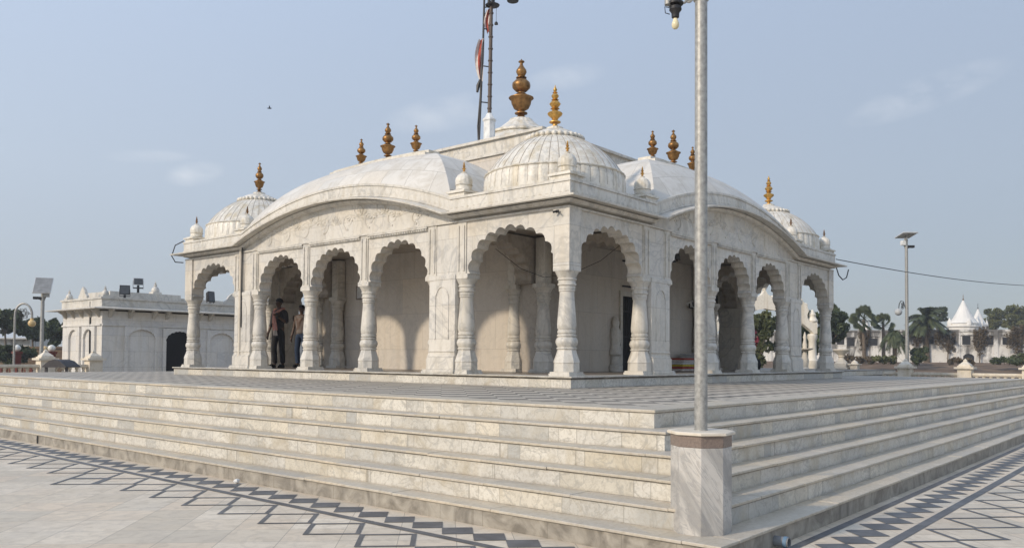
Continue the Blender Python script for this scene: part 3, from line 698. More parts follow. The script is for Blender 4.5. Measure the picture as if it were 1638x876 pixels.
mb=MB(); x,y,_=LP(.205,0); mb.lathe([(.016,4.215),(.03,4.225),(.032,4.26),(.05,4.285),(.046,4.31),(.03,4.32),(.062,4.328),(.062,4.345),(.02,4.36),(.02,4.42)],x,y,16); mb.tube([LP(.245,4.30),LP(.29,4.31),LP(.285,4.26),LP(.25,4.25)],.004,5); hd=part(mb,'lamp_holder',M_dark,T)
mb=MB(); mb.lathe([(.004,4.132),(.016,4.134),(.026,4.145),(.030,4.163),(.027,4.183),(.018,4.205),(.015,4.222)],x,y,20); part(mb,'bulb',M_bulb,T)
mb=MB(); mb.lathe([(.030,4.325),(.030,4.60)],*LP(.262,0)[:2],14); part(mb,'ballast',M_steel,T)
# ---- flagpole on the roof
T=thing('flagpole','tall ringed roof mast with a thin flag staff tied beside it, pale octagonal base','flagpole',(3.1,4.56,6.43))
fx,fy=3.1,4.56
mb=MB(); mb.lathe([(.17,6.43),(.17,6.5),(.135,6.52),(.135,7.0),(.16,7.03),(.16,7.06),(.10,7.12),(.06,7.2)],fx,fy,8); part(mb,'base_block',M_white2 if False else M_white,T,ang=20)
mb=MB(); mb.tube([(fx,fy,7.15),(fx,fy-.03,9.72)],[.046,.04],12)
for q in range(9): mb.lathe([(.05,7.3+q*.28),(.058,7.31+q*.28),(.058,7.33+q*.28),(.05,7.34+q*.28)],fx,fy-.012*q/3.5,12)
part(mb,'mast',M_mast,T)
dx_,dy_=.646,-.763
def FP(a,z): return (fx+dx_*a,fy+dy_*a,z)
mb=MB(); mb.tube([FP(-.24,6.5),FP(-.22,7.1),FP(-.19,8.0),FP(-.16,9.0),FP(-.13,10.6)],.024,8); part(mb,'flag_staff',M_dark,T)
mb=MB(); mb.tube([FP(-.25,6.45),FP(-.27,6.9),FP(-.22,7.6),FP(-.2,8.3)],.02,6); part(mb,'rope',M_dark,T)
for z,a in ((7.45,-.205),(8.3,-.18),(9.18,-.155)):
    mb=MB(); mb.tube([FP(a,z+.02),FP(-.0,z)],.014,6); part(mb,'tie_bar',M_dark,T)
mb=MB(); mb.lathe([(.03,9.72),(.16,9.74),(.17,9.76),(.05,9.8),(.05,9.84),(.02,9.9)],*FP(.05,0)[:2],16); mb.tube([FP(.02,9.74),FP(-.14,9.70)],.015,6)
for a in (-.02,.08): mb.tube([FP(a,9.78),FP(a,9.96)],[.022,.028],8)
part(mb,'top_bracket',M_dark,T)
mb=MB(); mb.tube([FP(.14,9.74),FP(.14,9.36)],.005,5); mb.lathe([(.045,9.30),(.04,9.34),(.012,9.37)],*FP(.14,0)[:2],12); part(mb,'bell',M_dark,T)
mb=MB(); mb.tube([FP(.05,11.2),FP(.3,11.35),FP(.5,11.2),FP(.525,10.6),FP(.525,10.1)],.012,6); mb.lathe([(.05,9.83),(.13,9.85),(.14,9.87),(.06,9.93),(.04,9.97),(.03,10.1),(.01,10.12)],*FP(.525,0)[:2],18)
mb.tube([FP(-.04,9.8),FP(.03,11.25)],.03,8)
part(mb,'hanging_lamp',M_dark,T)
def flag(z0,z1,a0,w0,seed):
    # limp strip hanging from the staff, folded, three bands of colour
    rr=random.Random(seed); cols=(M_flagw,M_flagr,M_flagw); H=14
    fo=None
    for b in range(3):
        mb=MB(); vs=[]
        for i in range(H+1):
            t=i/H; z=z1-(z1-z0)*t; wd=w0*(.45+.8*math.sin(math.pi*min(1,t*.9+.12)))
            for j in range(3):
                s_=(b+j/2)/3; a=a0-.01+ (s_-.95)*wd*(1) -.03*t
                o=.035*math.sin(s_*9+t*5+seed)
                p=FP(a,z-.02*math.sin(s_*7)); vs.append((p[0]+.763*o,p[1]+.646*o,p[2]))
        fs=[]
        for i in range(H):
            for j in range(2): q=i*3+j; fs.append((q,q+1,q+4,q+3))
        mb.add(vs,fs)
        if b==0: fo=part(mb,'flag',cols[b],T,ang=60)
        else: sub(mb,'flag_stripe',cols[b],fo,T,ang=60)
    return fo
flag(9.1,9.66,.02,.13,1); flag(7.95,8.95,-.13,.17,4)
mb=MB(); mb.tube([FP(-.22,8.0),FP(-.27,7.85),FP(-.29,7.7)],[.03,.05,.03],6); part(mb,'flag_tail',M_dark,T)
# ---- pavilion on the left
PX,PY,PE,PB=1.47,21.0,11.6,24.3
T=thing('marble_pavilion','small flat roofed marble pavilion with blind arches, left of the temple','pavilion',((PX+PE)/2,(PY+PB)/2,-.5))
mb=MB(); mb.box(PX,PE,PY,PB,-.5,3.05); mb.box(PX-.06,PE+.06,PY-.06,PB+.06,-.5,.12); part(mb,'wall',M_pav,T)
pm=lambda u,d,z:(PX+u,PY-d,z); pl=lambda u,d,z:(PX-d,PY+u,z)
def niche(mp,u,w,top,door=False):
    A=arch(u,w/2,.36,top-.36,9,.18)
    B=[(u+(a-u)*1.0,z) for a,z in A]
    mb=MB(); base=.25
    O=[(u-w/2-.12,base),(u-w/2-.12,top+.12),(u+w/2+.12,top+.12),(u+w/2+.12,base)]
    mb.prism([(u-w/2-.12,base),(u-w/2-.12,top+.12),(u+w/2+.12,top+.12),(u+w/2+.12,base),(u+w/2,base)]+list(reversed(A))+[(u-w/2,base)],.001,.075,mp)
    n=part(mb,'doorway' if door else 'niche',M_pav,T)
    if door:
        mb=MB(); mb.prism([(u+w/2-.01,0.05)]+list(reversed(A))+[(u-w/2+.01,0.05)],.001,.012,mp); sub(mb,'door',M_door,n,T)
    return n
niche(pm,1.37,.98,2.41); niche(pm,2.80,1.05,2.38,True); niche(pm,4.5,.98,2.36)
for u in (6.0,7.5,9.0): niche(pm,u,.98,2.38)
niche(pl,.95,.8,2.40); niche(pl,2.2,.8,2.40)
mb=MB()
for u0,u1,mp in ((0,PE-PX,pm),(.052,PB-PY,pl)):
    mb.box(u0,u1,.001,.05,2.54,2.60,mp)
part(mb,'string_course',M_pav,T)
for mp,us in ((pm,(.25,.95,1.8,2.3,3.55,4.0,5.3)),(pl,(.25,.9,1.6,2.3,3.0))):
    for u in us:
        mb=MB(); mb.prism([(.0,2.82),(.10,2.9),(.14,2.98),(.28,3.06),(.28,3.11),(0,3.11)],-.05,.05,lambda a,b,c,mp=mp,u=u:mp(u+b,a+.001,c)); part(mb,'bracket',M_plain,T)
mb=MB(); mb.frus((PX+PE)/2,(PY+PB)/2,3.105,3.13,(PE-PX)/2+.46,(PE-PX)/2+.46,(PB-PY)/2+.46,(PB-PY)/2+.46); mb.frus((PX+PE)/2,(PY+PB)/2,3.132,3.20,(PE-PX)/2+.45,(PE-PX)/2+.1,(PB-PY)/2+.45,(PB-PY)/2+.1); part(mb,'eave',M_plain,T)
mb=MB(); mb.box(PX-.04,PE+.04,PY-.04,PB+.04,3.19,3.46); mb.box(PX-.08,PE+.08,PY-.08,PB+.08,3.462,3.53); part(mb,'parapet',M_plain,T)
mb=MB(); mb.box(PX+.55,PX+3.2,PY+.7,PB-.4,3.5,3.80); mb.box(PX+3.21,PE-.5,PY+.9,PB-.4,3.5,3.70); part(mb,'roof_stage',M_plain,T)
def knob(x,y,z,s,n='finial'):
    mb=MB(); mb.box(x-.13*s,x+.13*s,y-.13*s,y+.13*s,z,z+.08*s); mb.lathe([(.11*s,z+.08*s),(.12*s,z+.14*s),(.09*s,z+.21*s),(.04*s,z+.25*s),(.05*s,z+.29*s),(.015*s,z+.33*s),(.05*s,z+.345*s),(.012*s,z+.36*s),(.004,z+.42*s)],x,y,16); part(mb,n,M_plain,T)
knob(PX+.15,PY+.15,3.53,1); knob(PX+.15,PB-.15,3.53,1); knob(PX+2.45,PY+1.2,3.80,1.25)
mb=MB(); mb.prism([(1.3,3.53),(1.3,3.62),(1.42,3.70),(1.5,3.84),(1.65,3.96),(1.8,3.84),(1.88,3.70),(2.0,3.62),(2.0,3.53)],-.09,-.0,pl); part(mb,'pediment',M_plain,T)
mb=MB(); mb.prism([(4.6,3.53),(4.6,3.62),(4.72,3.70),(4.8,3.84),(4.95,3.96),(5.1,3.84),(5.18,3.70),(5.3,3.62),(5.3,3.53)],-.09,-.0,pm); part(mb,'pediment',M_plain,T)
mb=MB(); mb.tube([(PX-.03,PY+.9,3.4),(PX-.03,PY+.9,2.2),(PX-.03,PY+.86,1.0)],.025,6);  part(mb,'cable',M_dark,T)
def floodlight(x,y,z,w,h,mat,label,yaw,stand=.12):
    T=thing('floodlight',label,'floodlight',(x,y,z),'floodlights on the marble roofs and walls')
    c,s_=math.cos(yaw),math.sin(yaw); mp=lambda a,b,cz:(x+a*c-b*s_,y+a*s_+b*c,z+cz)
    mb=MB(); mb.box(-w*.12,w*.12,-.03,.03,0,stand,mp); mb.box(-w*.52,-w*.49,-.02,.02,stand*.6,stand+h*.6,mp); mb.box(w*.49,w*.52,-.02,.02,stand*.6,stand+h*.6,mp); mb.box(-w*.52,w*.52,-.02,.02,stand*.55,stand*.7,mp); part(mb,'bracket',M_dark,T)
    mb=MB(); mb.add([(-w/2,-.09,stand),(w/2,-.09,stand),(w/2,-.05,stand+h),(-w/2,-.05,stand+h),(-w*.36,.1,stand+.05),(w*.36,.1,stand+.05),(w*.36,.1,stand+h*.85),(-w*.36,.1,stand+h*.85)],[(0,1,2,3),(4,5,6,7),(0,1,5,4),(1,2,6,5),(2,3,7,6),(3,0,4,7)],mp); part(mb,'housing',mat,T,ang=20,bevel=.006)
    mb=MB(); mb.add([(-w*.43,-.094,stand+h*.08),(w*.43,-.094,stand+h*.08),(w*.43,-.058,stand+h*.92),(-w*.43,-.058,stand+h*.92),(-w*.43,-.085,stand+h*.08),(w*.43,-.085,stand+h*.08),(w*.43,-.05,stand+h*.92),(-w*.43,-.05,stand+h*.92)],[(0,1,2,3),(4,5,6,7),(0,1,5,4),(1,2,6,5),(2,3,7,6),(3,0,4,7)],mp); part(mb,'lens',M_glass,T,ang=0)
floodlight(2.28,21.12,3.53,.34,.34,M_dark,'black square floodlight on the pavilion parapet above its front corner',R(-25))
floodlight(3.05,21.75,3.80,.34,.26,M_grey,'grey floodlight raised on a bracket on the pavilion roof, beside a stone finial',R(-20),.28)
floodlight(5.55,21.12,3.45,.36,.42,M_dark,'black floodlight on the pavilion parapet seen through the temple end arch',R(20))
# ---- balustrades
BALP=[(.055,.0),(.055,.04),(.035,.07),(.06,.16),(.07,.24),(.045,.36),(.032,.44),(.05,.47),(.03,.5),(.055,.56),(.055,.6)]
def balustrade(label,along,p0,u0,u1,posts,z0=.0,zt=1.14):
    mp=(lambda u,d,z:(u,p0+d,z)) if along=='x' else (lambda u,d,z:(p0+d,u,z))
    x,y,_=mp((u0+u1)/2,0,0); T=thing('balustrade',label,'balustrade',(x,y,z0))
    mb=MB(); mb.box(u0,u1,-.10,.10,z0,zt-.62,mp); part(mb,'base_wall',M_cream,T)
    mb=MB(); mb.box(u0,u1,-.11,.11,zt-.07,zt,mp); mb.box(u0,u1,-.085,.085,zt-.10,zt-.071,mp); part(mb,'rail',M_cream,T)
    for u in posts:
        mb=MB(); mb.box(u-.2,u+.2,-.2,.2,z0,zt+.13,mp); mb.box(u-.28,u+.28,-.28,.28,zt+.13,zt+.19,mp); mb.box(u-.20,u+.20,-.20,.20,zt+.19,zt+.23,mp)
        x,y,_=mp(u,0,0); mb.lathe([(.17,zt+.23),(.16,zt+.27),(.10,zt+.32),(.05,zt+.37),(.055,zt+.40),(.02,zt+.44),(.004,zt+.46)],x,y,16,sq=True); part(mb,'post',M_cream,T,ang=25)
    mb=MB(); mb.lathe([(r,z*.86+zt-.62) for r,z in BALP],0,0,10)
    first=None; u=u0+.1
    cl=[]
    while u<u1:
        if all(abs(u-p)>.25 for p in posts): cl.append(u)
        u+=.2
    for u in cl[:100]:
        x,y,_=mp(u,0,0)
        if first is None:
            first=part(MB2off(mb,T['o'][0],T['o'][1]),'baluster',M_cream,T); first.location=(x-T['o'][0],y-T['o'][1],0)
        else: clone(first,T['obj'],(x-T['o'][0],y-T['o'][1],0))
balustrade('cream stone balustrade with a capped post, left of the marble pavilion','x',18.6,-6.0,.35,(-4.6,-1.2,.2),0,1.22)
balustrade('cream stone balustrade with capped posts, right of the temple above the pond','y',18.6,-12.0,.3,(-.38,-2.18,-3.97,-5.77,-7.6,-9.4,-11.2))
# ---- solar lamps
def solar_lamp(lat,dep,zt,label,tilt,face,arm=None):
    x,y=far(lat,dep); T=thing('solar_street_lamp',label,'street lamp',(x,y,-.5),'solar street lamps')
    mb=MB(); mb.lathe([(.10,-.5),(.10,-.42),(.065,-.38),(.058,1.6),(.05,zt)],x,y,14); part(mb,'pole',M_steel,T)
    c,s_=math.cos(face),math.sin(face); ct,st=math.cos(tilt),math.sin(tilt)
    mp=lambda a,b,cz:(x+a*c-(b*ct-cz*st)*s_,y+a*s_+(b*ct-cz*st)*c,zt+.12+b*st+cz*ct)
    mb=MB(); mb.box(-.25,.25,-.34,.34,.0,.035,mp); p=part(mb,'solar_panel',M_panel,T,bevel=.004)
    mb=MB(); mb.box(-.235,.235,-.325,.325,.0365,.04,mp); sub(mb,'cells',M_cell,p,T)
    mb=MB(); mb.tube([(x,y,zt-.3),(x+.05*c,y+.05*s_,zt),mp(0,0,0)],.03,8); mb.tube([mp(.0,.2,-.01),(x+.1*c,y+.1*s_,zt-.15),(x,y,zt-.45)],.018,6); part(mb,'panel_arm',M_steel,T)
    mb=MB(); mb.box(.04,.18,-.07,.07,-.22,-.06,lambda a,b,cz:(x+a*c-b*s_,y+a*s_+b*c,zt+cz)); part(mb,'battery_box',M_white if arm else M_grey,T,bevel=.006)
    mb=MB(); q=lambda a,b,cz:(x-a*c*1.0-b*s_,y-a*s_+b*c,zt+cz); mb.box(.05,.26,-.06,.06,-.30,-.22,q); mb.tube([q(0,0,-.34),q(.1,0,-.28)],.02,6); part(mb,'lamp_head',M_dark,T)
    if arm:
        z=arm; P=lambda a,zz:(x-.646*a,y+.763*a,zz)
        mb=MB(); mb.tube([P(.05,z+.05),P(.12,z+.28),P(.2,z+.30),P(.26,z+.2),P(.28,z+.02)],.014,6)
        for k in range(3): mb.tube([P(.15+.05*(1-t/26)*math.cos(t*.6+k),z+.06+.07*k+.05*(1-t/26)*math.sin(t*.6+k)) for t in range(22)],.008,5)
        part(mb,'scroll_bracket',M_dark,T)
        mb=MB(); mb.ball(P(.29,z-.08),.125,16); part(mb,'globe',M_grey,T)
    return T
solar_lamp(-14.55,25.5,3.52,'solar street lamp with a tilted grey panel facing the sky, beside the arched lamp',R(48),R(-30))
solar_lamp(13.62,28.4,5.72,'tall solar street lamp with flat panel and globe, before the old white wall',R(8),R(130),3.28)
# ---- arched garden lamp
lat,dep=-15.7,26.0
x,y=far(lat,dep); T=thing('arched_lamp','slender arched garden lamp with a star of scrolls and an amber globe','street lamp',(x,y,-.5))
A=lambda a,z:(x+.646*a,y-.763*a,z)
mb=MB(); mb.tube([A(0,-.5),A(0,2.75)]+[A(.27-.27*math.cos(t),2.75+.37*math.sin(t)) for t in [math.pi*q/14 for q in range(1,15)]]+[A(.54,2.62)],.034,8); part(mb,'pole',M_steel,T)
mb=MB()
for k in range(6):
    a=k*math.pi/3; cx,cz=.27+.11*math.cos(a),2.80+.11*math.sin(a)
    mb.tube([A(cx+.075*(1-t/30)*math.cos(t*.5+a),cz+.075*(1-t/30)*math.sin(t*.5+a)) for t in range(22)],.009,5)
mb.tube([A(.03,2.8),A(.51,2.8)],.009,5); part(mb,'scrollwork',M_dark,T)
mb=MB(); mb.ball(A(.54,2.50),.115,16); mb.lathe([(.05,2.6),(.05,2.66)],*A(.54,0)[:2],10); part(mb,'globe',M_amber,T)
# ---- globe lamps on red posts
for px,dep,r,m,lab in ((28,34,.14,M_globe,'cream globe lamp on a red post behind the arched lamp'),(72.5,36,.13,M_amber,'small amber globe lamp on a red post right of the solar lamp'),(83,33,.14,M_globe,'white globe lamp on a dark red post nearest the pavilion')):
    x,y=far((px-819)*dep/1318,dep); T=thing('globe_lamp',lab,'globe lamp',(x,y,-.5),'globe lamps on red posts')
    mb=MB(); mb.box(x-.12,x+.12,y-.12,y+.12,-.5,1.55); mb.box(x-.16,x+.16,y-.16,y+.16,1.55,1.64); part(mb,'post',M_red,T)
    mb=MB(); mb.ball((x,y,1.64+r*.95),r,16); part(mb,'globe',m,T)
# ---- red railing, dark shelter, far left wall and shed
T=thing('red_railing','low red painted railing beyond the balustrade at the far left','railing',(*far(-20.2,32.5),-.5))
mb=MB(); slab(mb,-22,-18.6,32.4,32.5,1.0,1.08); slab(mb,-22,-18.6,32.4,32.5,.35,.43); part(mb,'rail',M_red,T)
for k in range(17):
    mb=MB(); l=-21.9+k*.2; slab(mb,l-.05,l+.05,32.42,32.48,-.5,1.12); part(mb,'paling',M_red,T)
x,y=far(-13.1,24.0); T=thing('shelter','small dark peaked tin shelter between the balustrade and the pavilion','shelter',(x,y,-.5))
mb=MB(); mb.prism([(-.34,1.18),(-.16,1.33),(0,1.38),(.16,1.33),(.34,1.18),(.34,1.15),(-.34,1.15)],-.4,.4,lambda a,b,c:farmap(-13.1+a,24+b,c)); part(mb,'roof',M_tin,T)
for a in (-.29,.29):
    mb=MB(); mb.box(-13.1+a-.03,-13.1+a+.03,23.7,23.76,-.5,1.15,farmap); part(mb,'leg',M_tin,T)
T=thing('boundary_wall','long low brown brick wall under the trees at the far left','wall',(*far(-40,58),-.5))
mb=MB(); slab(mb,-60,-24,58,58.4,-.5,1.95); part(mb,'wall',M_bank,T); mb=MB(); slab(mb,-60.05,-23.95,57.9,58.5,1.952,2.1); part(mb,'coping',M_bank,T)
T=thing('market_shed','pale shed with a low sloping roof behind the brown wall at the far left','shed',(*far(-41,66),-.5))
mb=MB(); slab(mb,-44.5,-38.6,66,69,-.5,2.9); part(mb,'wall',M_old,T)
mb=MB(); mb.prism([(65.4,2.75),(69.4,3.5),(69.4,3.6),(65.4,2.85)],-44.8,-38.3,lambda a,b,c:farmap(b,a,c)); part(mb,'roof',M_panel,T)
mb=MB(); slab(mb,-43.6,-42.6,65.97,66.01,.5,2.2); part(mb,'door',M_tin,T)
# ---- old white wall building across the pond
WL,WR,DL,DR=30,78,96,78
def wp(t,d,z): # t 0..1 along the facade, d metres towards the camera
    return farmap(WL+(WR-WL)*t,DL+(DR-DL)*t-d,z)
x,y=far((WL+WR)/2,(DL+DR)/2)
T=thing('old_wall_building','long weathered white building with a stained parapet and small dark windows across the pond','building',(x,y,1.4))
mb=MB(); mb.box(-.08,1,-5,0,1.3,4.75,wp); part(mb,'wall',M_old,T)
mb=MB(); mb.box(-.082,1.002,-5.1,.12,4.752,4.95,wp); part(mb,'parapet',M_old,T)
rr=random.Random(3)
for t in (.035,.105,.150,.171,.217,.275,.327,.377,.396,.439,.470,.52,.58,.66,.74,.82):
    mb=MB(); w_=.0075; z=3.3+rr.uniform(-.15,.15); mb.box(t-w_,t+w_,.0,.03,z,z+.85+rr.uniform(-.1,.1),wp); fr=part(mb,'window',M_dark,T)
    mb=MB(); mb.box(t-w_-.003,t+w_+.003,.0,.16,z+1.0,z+1.07,wp); sub(mb,'hood',M_old,fr,T); mb=MB(); mb.box(t-w_-.003,t+w_+.003,.0,.1,z-.09,z-.03,wp); sub(mb,'sill',M_old,fr,T)
for t in (.4,.66,.9):
    mb=MB(); mb.prism([(t-.01,1.4),(t-.01,2.1),(t-.006,2.3),(t,2.38),(t+.006,2.3),(t+.01,2.1),(t+.01,1.4)],0,.03,wp); part(mb,'doorway',M_dark,T)
for t in [.0,.13,.235,.31,.38,.45,.525,.6,.665,.74,.82,.9]:
    mb=MB(); mb.box(t-.004,t+.004,.0,.10,1.3,4.75,wp); part(mb,'buttress',M_old,T)
def spire(lat,dep,w,zb,zt,label,fl):
    x,y=far(lat,dep); T=thing('spired_shrine',label,'shrine',(x,y,1.4))
    mb=MB(); mb.lathe([(w*.98,1.3),(w*.98,zb-.5),(w*1.08,zb-.48),(w*1.08,zb-.3),(w*.9,zb-.28),(w*.9,zb)],x,y,16,rot=.2); part(mb,'base',M_spw,T,ang=20)
    h=zt-zb; mb=MB(); mb.lathe([(w*.98,zb),(w*.86,zb+h*.08),(w*.66,zb+h*.25),(w*.46,zb+h*.47),(w*.28,zb+h*.70),(w*.12,zb+h*.9),(w*.04,zb+h)],x,y,16,rot=.2); part(mb,'spire',M_spw,T,ang=15)
    mb=MB(); mb.lathe([(w*.05,zt),(w*.07,zt+.1),(w*.02,zt+.2),(.03,zt+.75)],x,y,8); part(mb,'finial',M_brz if fl else M_dark,T)
    for k in range(4):
        a=.2+k*math.pi/2+.4; mb=MB(); mb.lathe([(w*.16,zb-.3),(w*.17,zb+.12),(w*.12,zb+.35),(w*.04,zb+.6),(.02,zb+.75)],x+w*.95*math.cos(a),y+w*.95*math.sin(a),8); part(mb,'pinnacle',M_spw,T)
M_spw=flat('whitewash',(.74,.72,.68),.8,0,.06,.5)
spire(60.3,110,1.85,6.6,9.7,'larger white conical spire rising behind the old wall',1)
spire(63.96,113,1.2,6.5,8.75,'smaller white conical spire behind the old wall, right of the larger one',0)
spire(50.6,118,.9,6.4,7.1,'tiny white domed shrine top behind the palms',0)
# ---- carved torana gateway behind the temple
glat,gdep=10.4,34.0
T=thing('torana_gateway','cream carved stone gateway with a wavy serpentine arch, seen through the right end arches','gateway',(*far(glat,gdep),-.5))
gm=lambda a,b,c:farmap(glat+a,gdep+b,c)
up_=[(0,4.42),(.12,4.2),(.34,4.08),(.62,3.98),(.80,3.82),(1.02,3.86),(1.28,3.98),(1.52,3.96),(1.72,3.78),(1.78,3.55),(1.72,3.3),(1.82,3.1),(2.02,3.05),(2.14,3.08)]
lo_=[(0,3.62),(.3,3.56),(.55,3.56),(.8,3.56),(1.05,3.62),(1.28,3.74),(1.42,3.70),(1.50,3.55),(1.46,3.3),(1.56,3.0),(1.78,2.82),(1.92,2.7),(2.0,2.6),(2.14,2.6)]
for sg in (-1,1):
    poly=[(sg*a,z) for a,z in up_]+[(sg*a,z) for a,z in reversed(lo_)]
    mb=MB(); mb.prism(poly,-.18,.18,gm)
    for a,z in up_[2:-1]: mb.ball(gm(sg*a,0,z),.10,8)
    part(mb,'arch_limb',M_gate,T,ang=30)
    mb=MB(); x,y,_=gm(sg*2.0,0,0); mb.lathe([(.24,-.5),(.24,.9),(.19,.95),(.17,1.2),(.22,1.3),(.24,1.5),(.17,1.6),(.15,2.3),(.2,2.42),(.2,2.55),(.16,2.6)],x,y,12); mb.lathe([(.2,3.08),(.22,3.15),(.13,3.3),(.15,3.4),(.03,3.6)],x,y,12); part(mb,'pillar',M_gate,T)
mb=MB(); x,y,_=gm(0,0,0); mb.lathe([(.1,4.4),(.13,4.5),(.04,4.62),(.07,4.7),(.01,4.9)],x,y,12); part(mb,'finial',M_gate,T)
# ---- stone urns
def urn(x,y,z,s,label):
    T=thing('stone_urn',label,'urn',(x,y,z),'stone urns right of the temple')
    mb=MB(); mb.box(x-.30*s,x+.30*s,y-.30*s,y+.30*s,z,z+.07*s); mb.box(x-.24*s,x+.24*s,y-.24*s,y+.24*s,z+.07*s,z+.22*s); part(mb,'foot',M_cream,T,bevel=.01)
    mb=MB(); mb.lathe([(.22*s,z+.22*s),(.20*s,z+.28*s),(.10*s,z+.38*s),(.09*s,z+.44*s),(.13*s,z+.47*s),(.10*s,z+.5*s),(.15*s,z+.56*s),(.25*s,z+.64*s),(.31*s,z+.70*s),(.31*s,z+.74*s),(.27*s,z+.745*s)],x,y,24); part(mb,'bowl',M_cream,T)
urn(20.0,2.2,1.19,1.0,'broad cream stone urn on the causeway right of the temple')
x,y=20.0,1.72; T=thing('stone_post','short square cream stone post beside the broad urn','post',(x,y,1.19))
mb=MB(); mb.box(x-.13,x+.13,y-.13,y+.13,1.19,1.36); mb.box(x-.19,x+.19,y-.19,y+.19,1.36,1.40); part(mb,'shaft',M_cream,T); mb=MB(); mb.lathe([(.12,1.40),(.09,1.46),(.03,1.52)],x,y,12,sq=True); part(mb,'cap',M_cream,T)
x,y=far(11.2,31.5); T=thing('stone_fountain','slim cream stone fountain pillar with a dish, framed by the last arch','fountain',(x,y,-.5))
mb=MB(); mb.lathe([(.3,-.5),(.3,.9),(.2,1.0),(.2,1.15),(.12,1.25),(.15,1.5),(.09,1.75),(.07,1.85)],x,y,16); part(mb,'pillar',M_cream,T)
mb=MB(); mb.lathe([(.07,1.85),(.30,1.93),(.31,1.97),(.1,1.96)],x,y,20); part(mb,'dish',M_cream,T); mb=MB(); mb.lathe([(.08,1.96),(.09,2.1),(.05,2.3),(.07,2.4),(.01,2.6)],x,y,12); part(mb,'spout',M_cream,T)
# ------------------------------------------------------------------ vegetation
def leafcloud(mb,clumps,n,size,rr,flatten=.8):
    tot=sum(c[3]**2 for c in clumps)
    for cx,cy,cz,r in clumps:
        m=max(6,int(n*r*r/tot))
        for _ in range(m):
            while 1:
                v=Vector((rr.uniform(-1,1),rr.uniform(-1,1),rr.uniform(-1,1)))
                if .2<v.length<1: break
            v=v.normalized()*(v.length**.45)
            p=Vector((cx+v.x*r,cy+v.y*r,cz+v.z*r*flatten)); s_=size*rr.uniform(.6,1.4)
            a=Vector((rr.gauss(0,1),rr.gauss(0,1),rr.gauss(0,.7))).normalized(); b=a.orthogonal().normalized(); b=(b*math.cos(rr.random()*6)+a.cross(b)*math.sin(rr.random()*6))
            c=a.cross(b)
            mb.add([p-b*s_*.5-c*s_*.28,p+b*s_*.6,p+c*s_*.3+b*s_*.1,p-b*s_*.35+c*s_*.3],[(0,1,2,3)])
def tree(lat,dep,zc,rw,rh,label,mat,seed,n=2600,size=.32,trunk=True,group=None,zg=-.5,gap=1.0):
    rr=random.Random(seed); x,y=far(lat,dep); T=thing('tree',label,'tree',(x,y,zg),group)
    mb=MB(); cl=[]
    for k in range(int(30*gap)):
        a=rr.uniform(0,6.28); q=rr.uniform(.15,.85)
        cl.append((x+math.cos(a)*rw*q,y+math.sin(a)*rw*q,zc+rh*rr.uniform(-.75,.78)*(1-.35*q),min(rw,rh)*rr.uniform(.16,.36)))
    leafcloud(mb,cl,n,size,rr); 
    bt=MB(); bt.tube([(x,y,zg),(x+.1,y,zg+(zc-rh-zg)*.6),(x,y+.1,zc-rh*.3),(x+.1,y,zc+rh*.4)],[rw*.09,rw*.07,rw*.05,.03],7)
    for c in cl[:10]: bt.tube([(x,y,zc-rh*.75),((x+c[0])/2,(y+c[1])/2,(zc-rh*.6+c[2])/2-.1),c[:3]],[rw*.04,rw*.028,.015],5)
    part(bt,'trunk',M_bark,T); part(mb,'crown',mat,T,ang=0,fix=False)
def lz(px,ypx,dep): # metres for the notes taken from the survey of far things
    return ((px-819)*dep/1318, 1.5+(573+(px-819)*.0073-ypx)*dep/1318)
def tpx(px,ytop,ybot,wpx,dep,label,mat,seed,**k):
    l,zt=lz(px,ytop,dep); _,zb=lz(px,ybot,dep); tree(l,dep,(zt+zb)/2,wpx*dep/2636,(zt-zb)/2,label,mat,seed,**k)
tpx(8,490,540,50,62,'dark leafy tree at the left edge behind the pale shed',M_leaf,1)
tpx(52,505,548,46,64,'dark spreading tree behind the arched lamp and solar lamp',M_leaf,2)
tpx(88,508,556,40,60,'dark bushy tree touching the pavilion on the far left',M_leaf,3)
tpx(20,552,585,70,52,'low dark shrub under the wall at the far left',M_leaf,4,n=1500)
tpx(514,498,592,24,46,'narrow green tree seen between the temple columns',M_leaf,5,n=1400,size=.22)
tpx(1322,482,565,74,66,'large round dark green tree right behind the temple end column',M_leaf,6,n=5200)
tpx(1212,484,598,84,50,'mid green shrub tree seen through the temple arches',M_leaf2,7,n=6000,size=.2)
tpx(1290,486,592,60,52,'dark green tree filling the last right arch behind the gateway',M_leaf,8,n=2200,size=.25)
tpx(1202,515,560,22,44,'dark red bougainvillea seen through the right arches',M_boug,9,n=900,size=.18)
tpx(1594,488,530,44,125,'olive green tree behind the old wall, beside the spires',M_leaf2,10,zg=1.4)
tpx(1628,484,532,52,122,'tall olive green tree behind the old wall at the right edge',M_leaf2,11,zg=1.4,n=3200)
tpx(1470,552,582,26,76,'small green bush in front of the old wall below the palm',M_leaf,13,n=1300,zg=1.2)
tpx(1500,488,520,50,112,'broad dark crown behind the date palm and old wall',M_leaf,14,n=1500,zg=1.4)
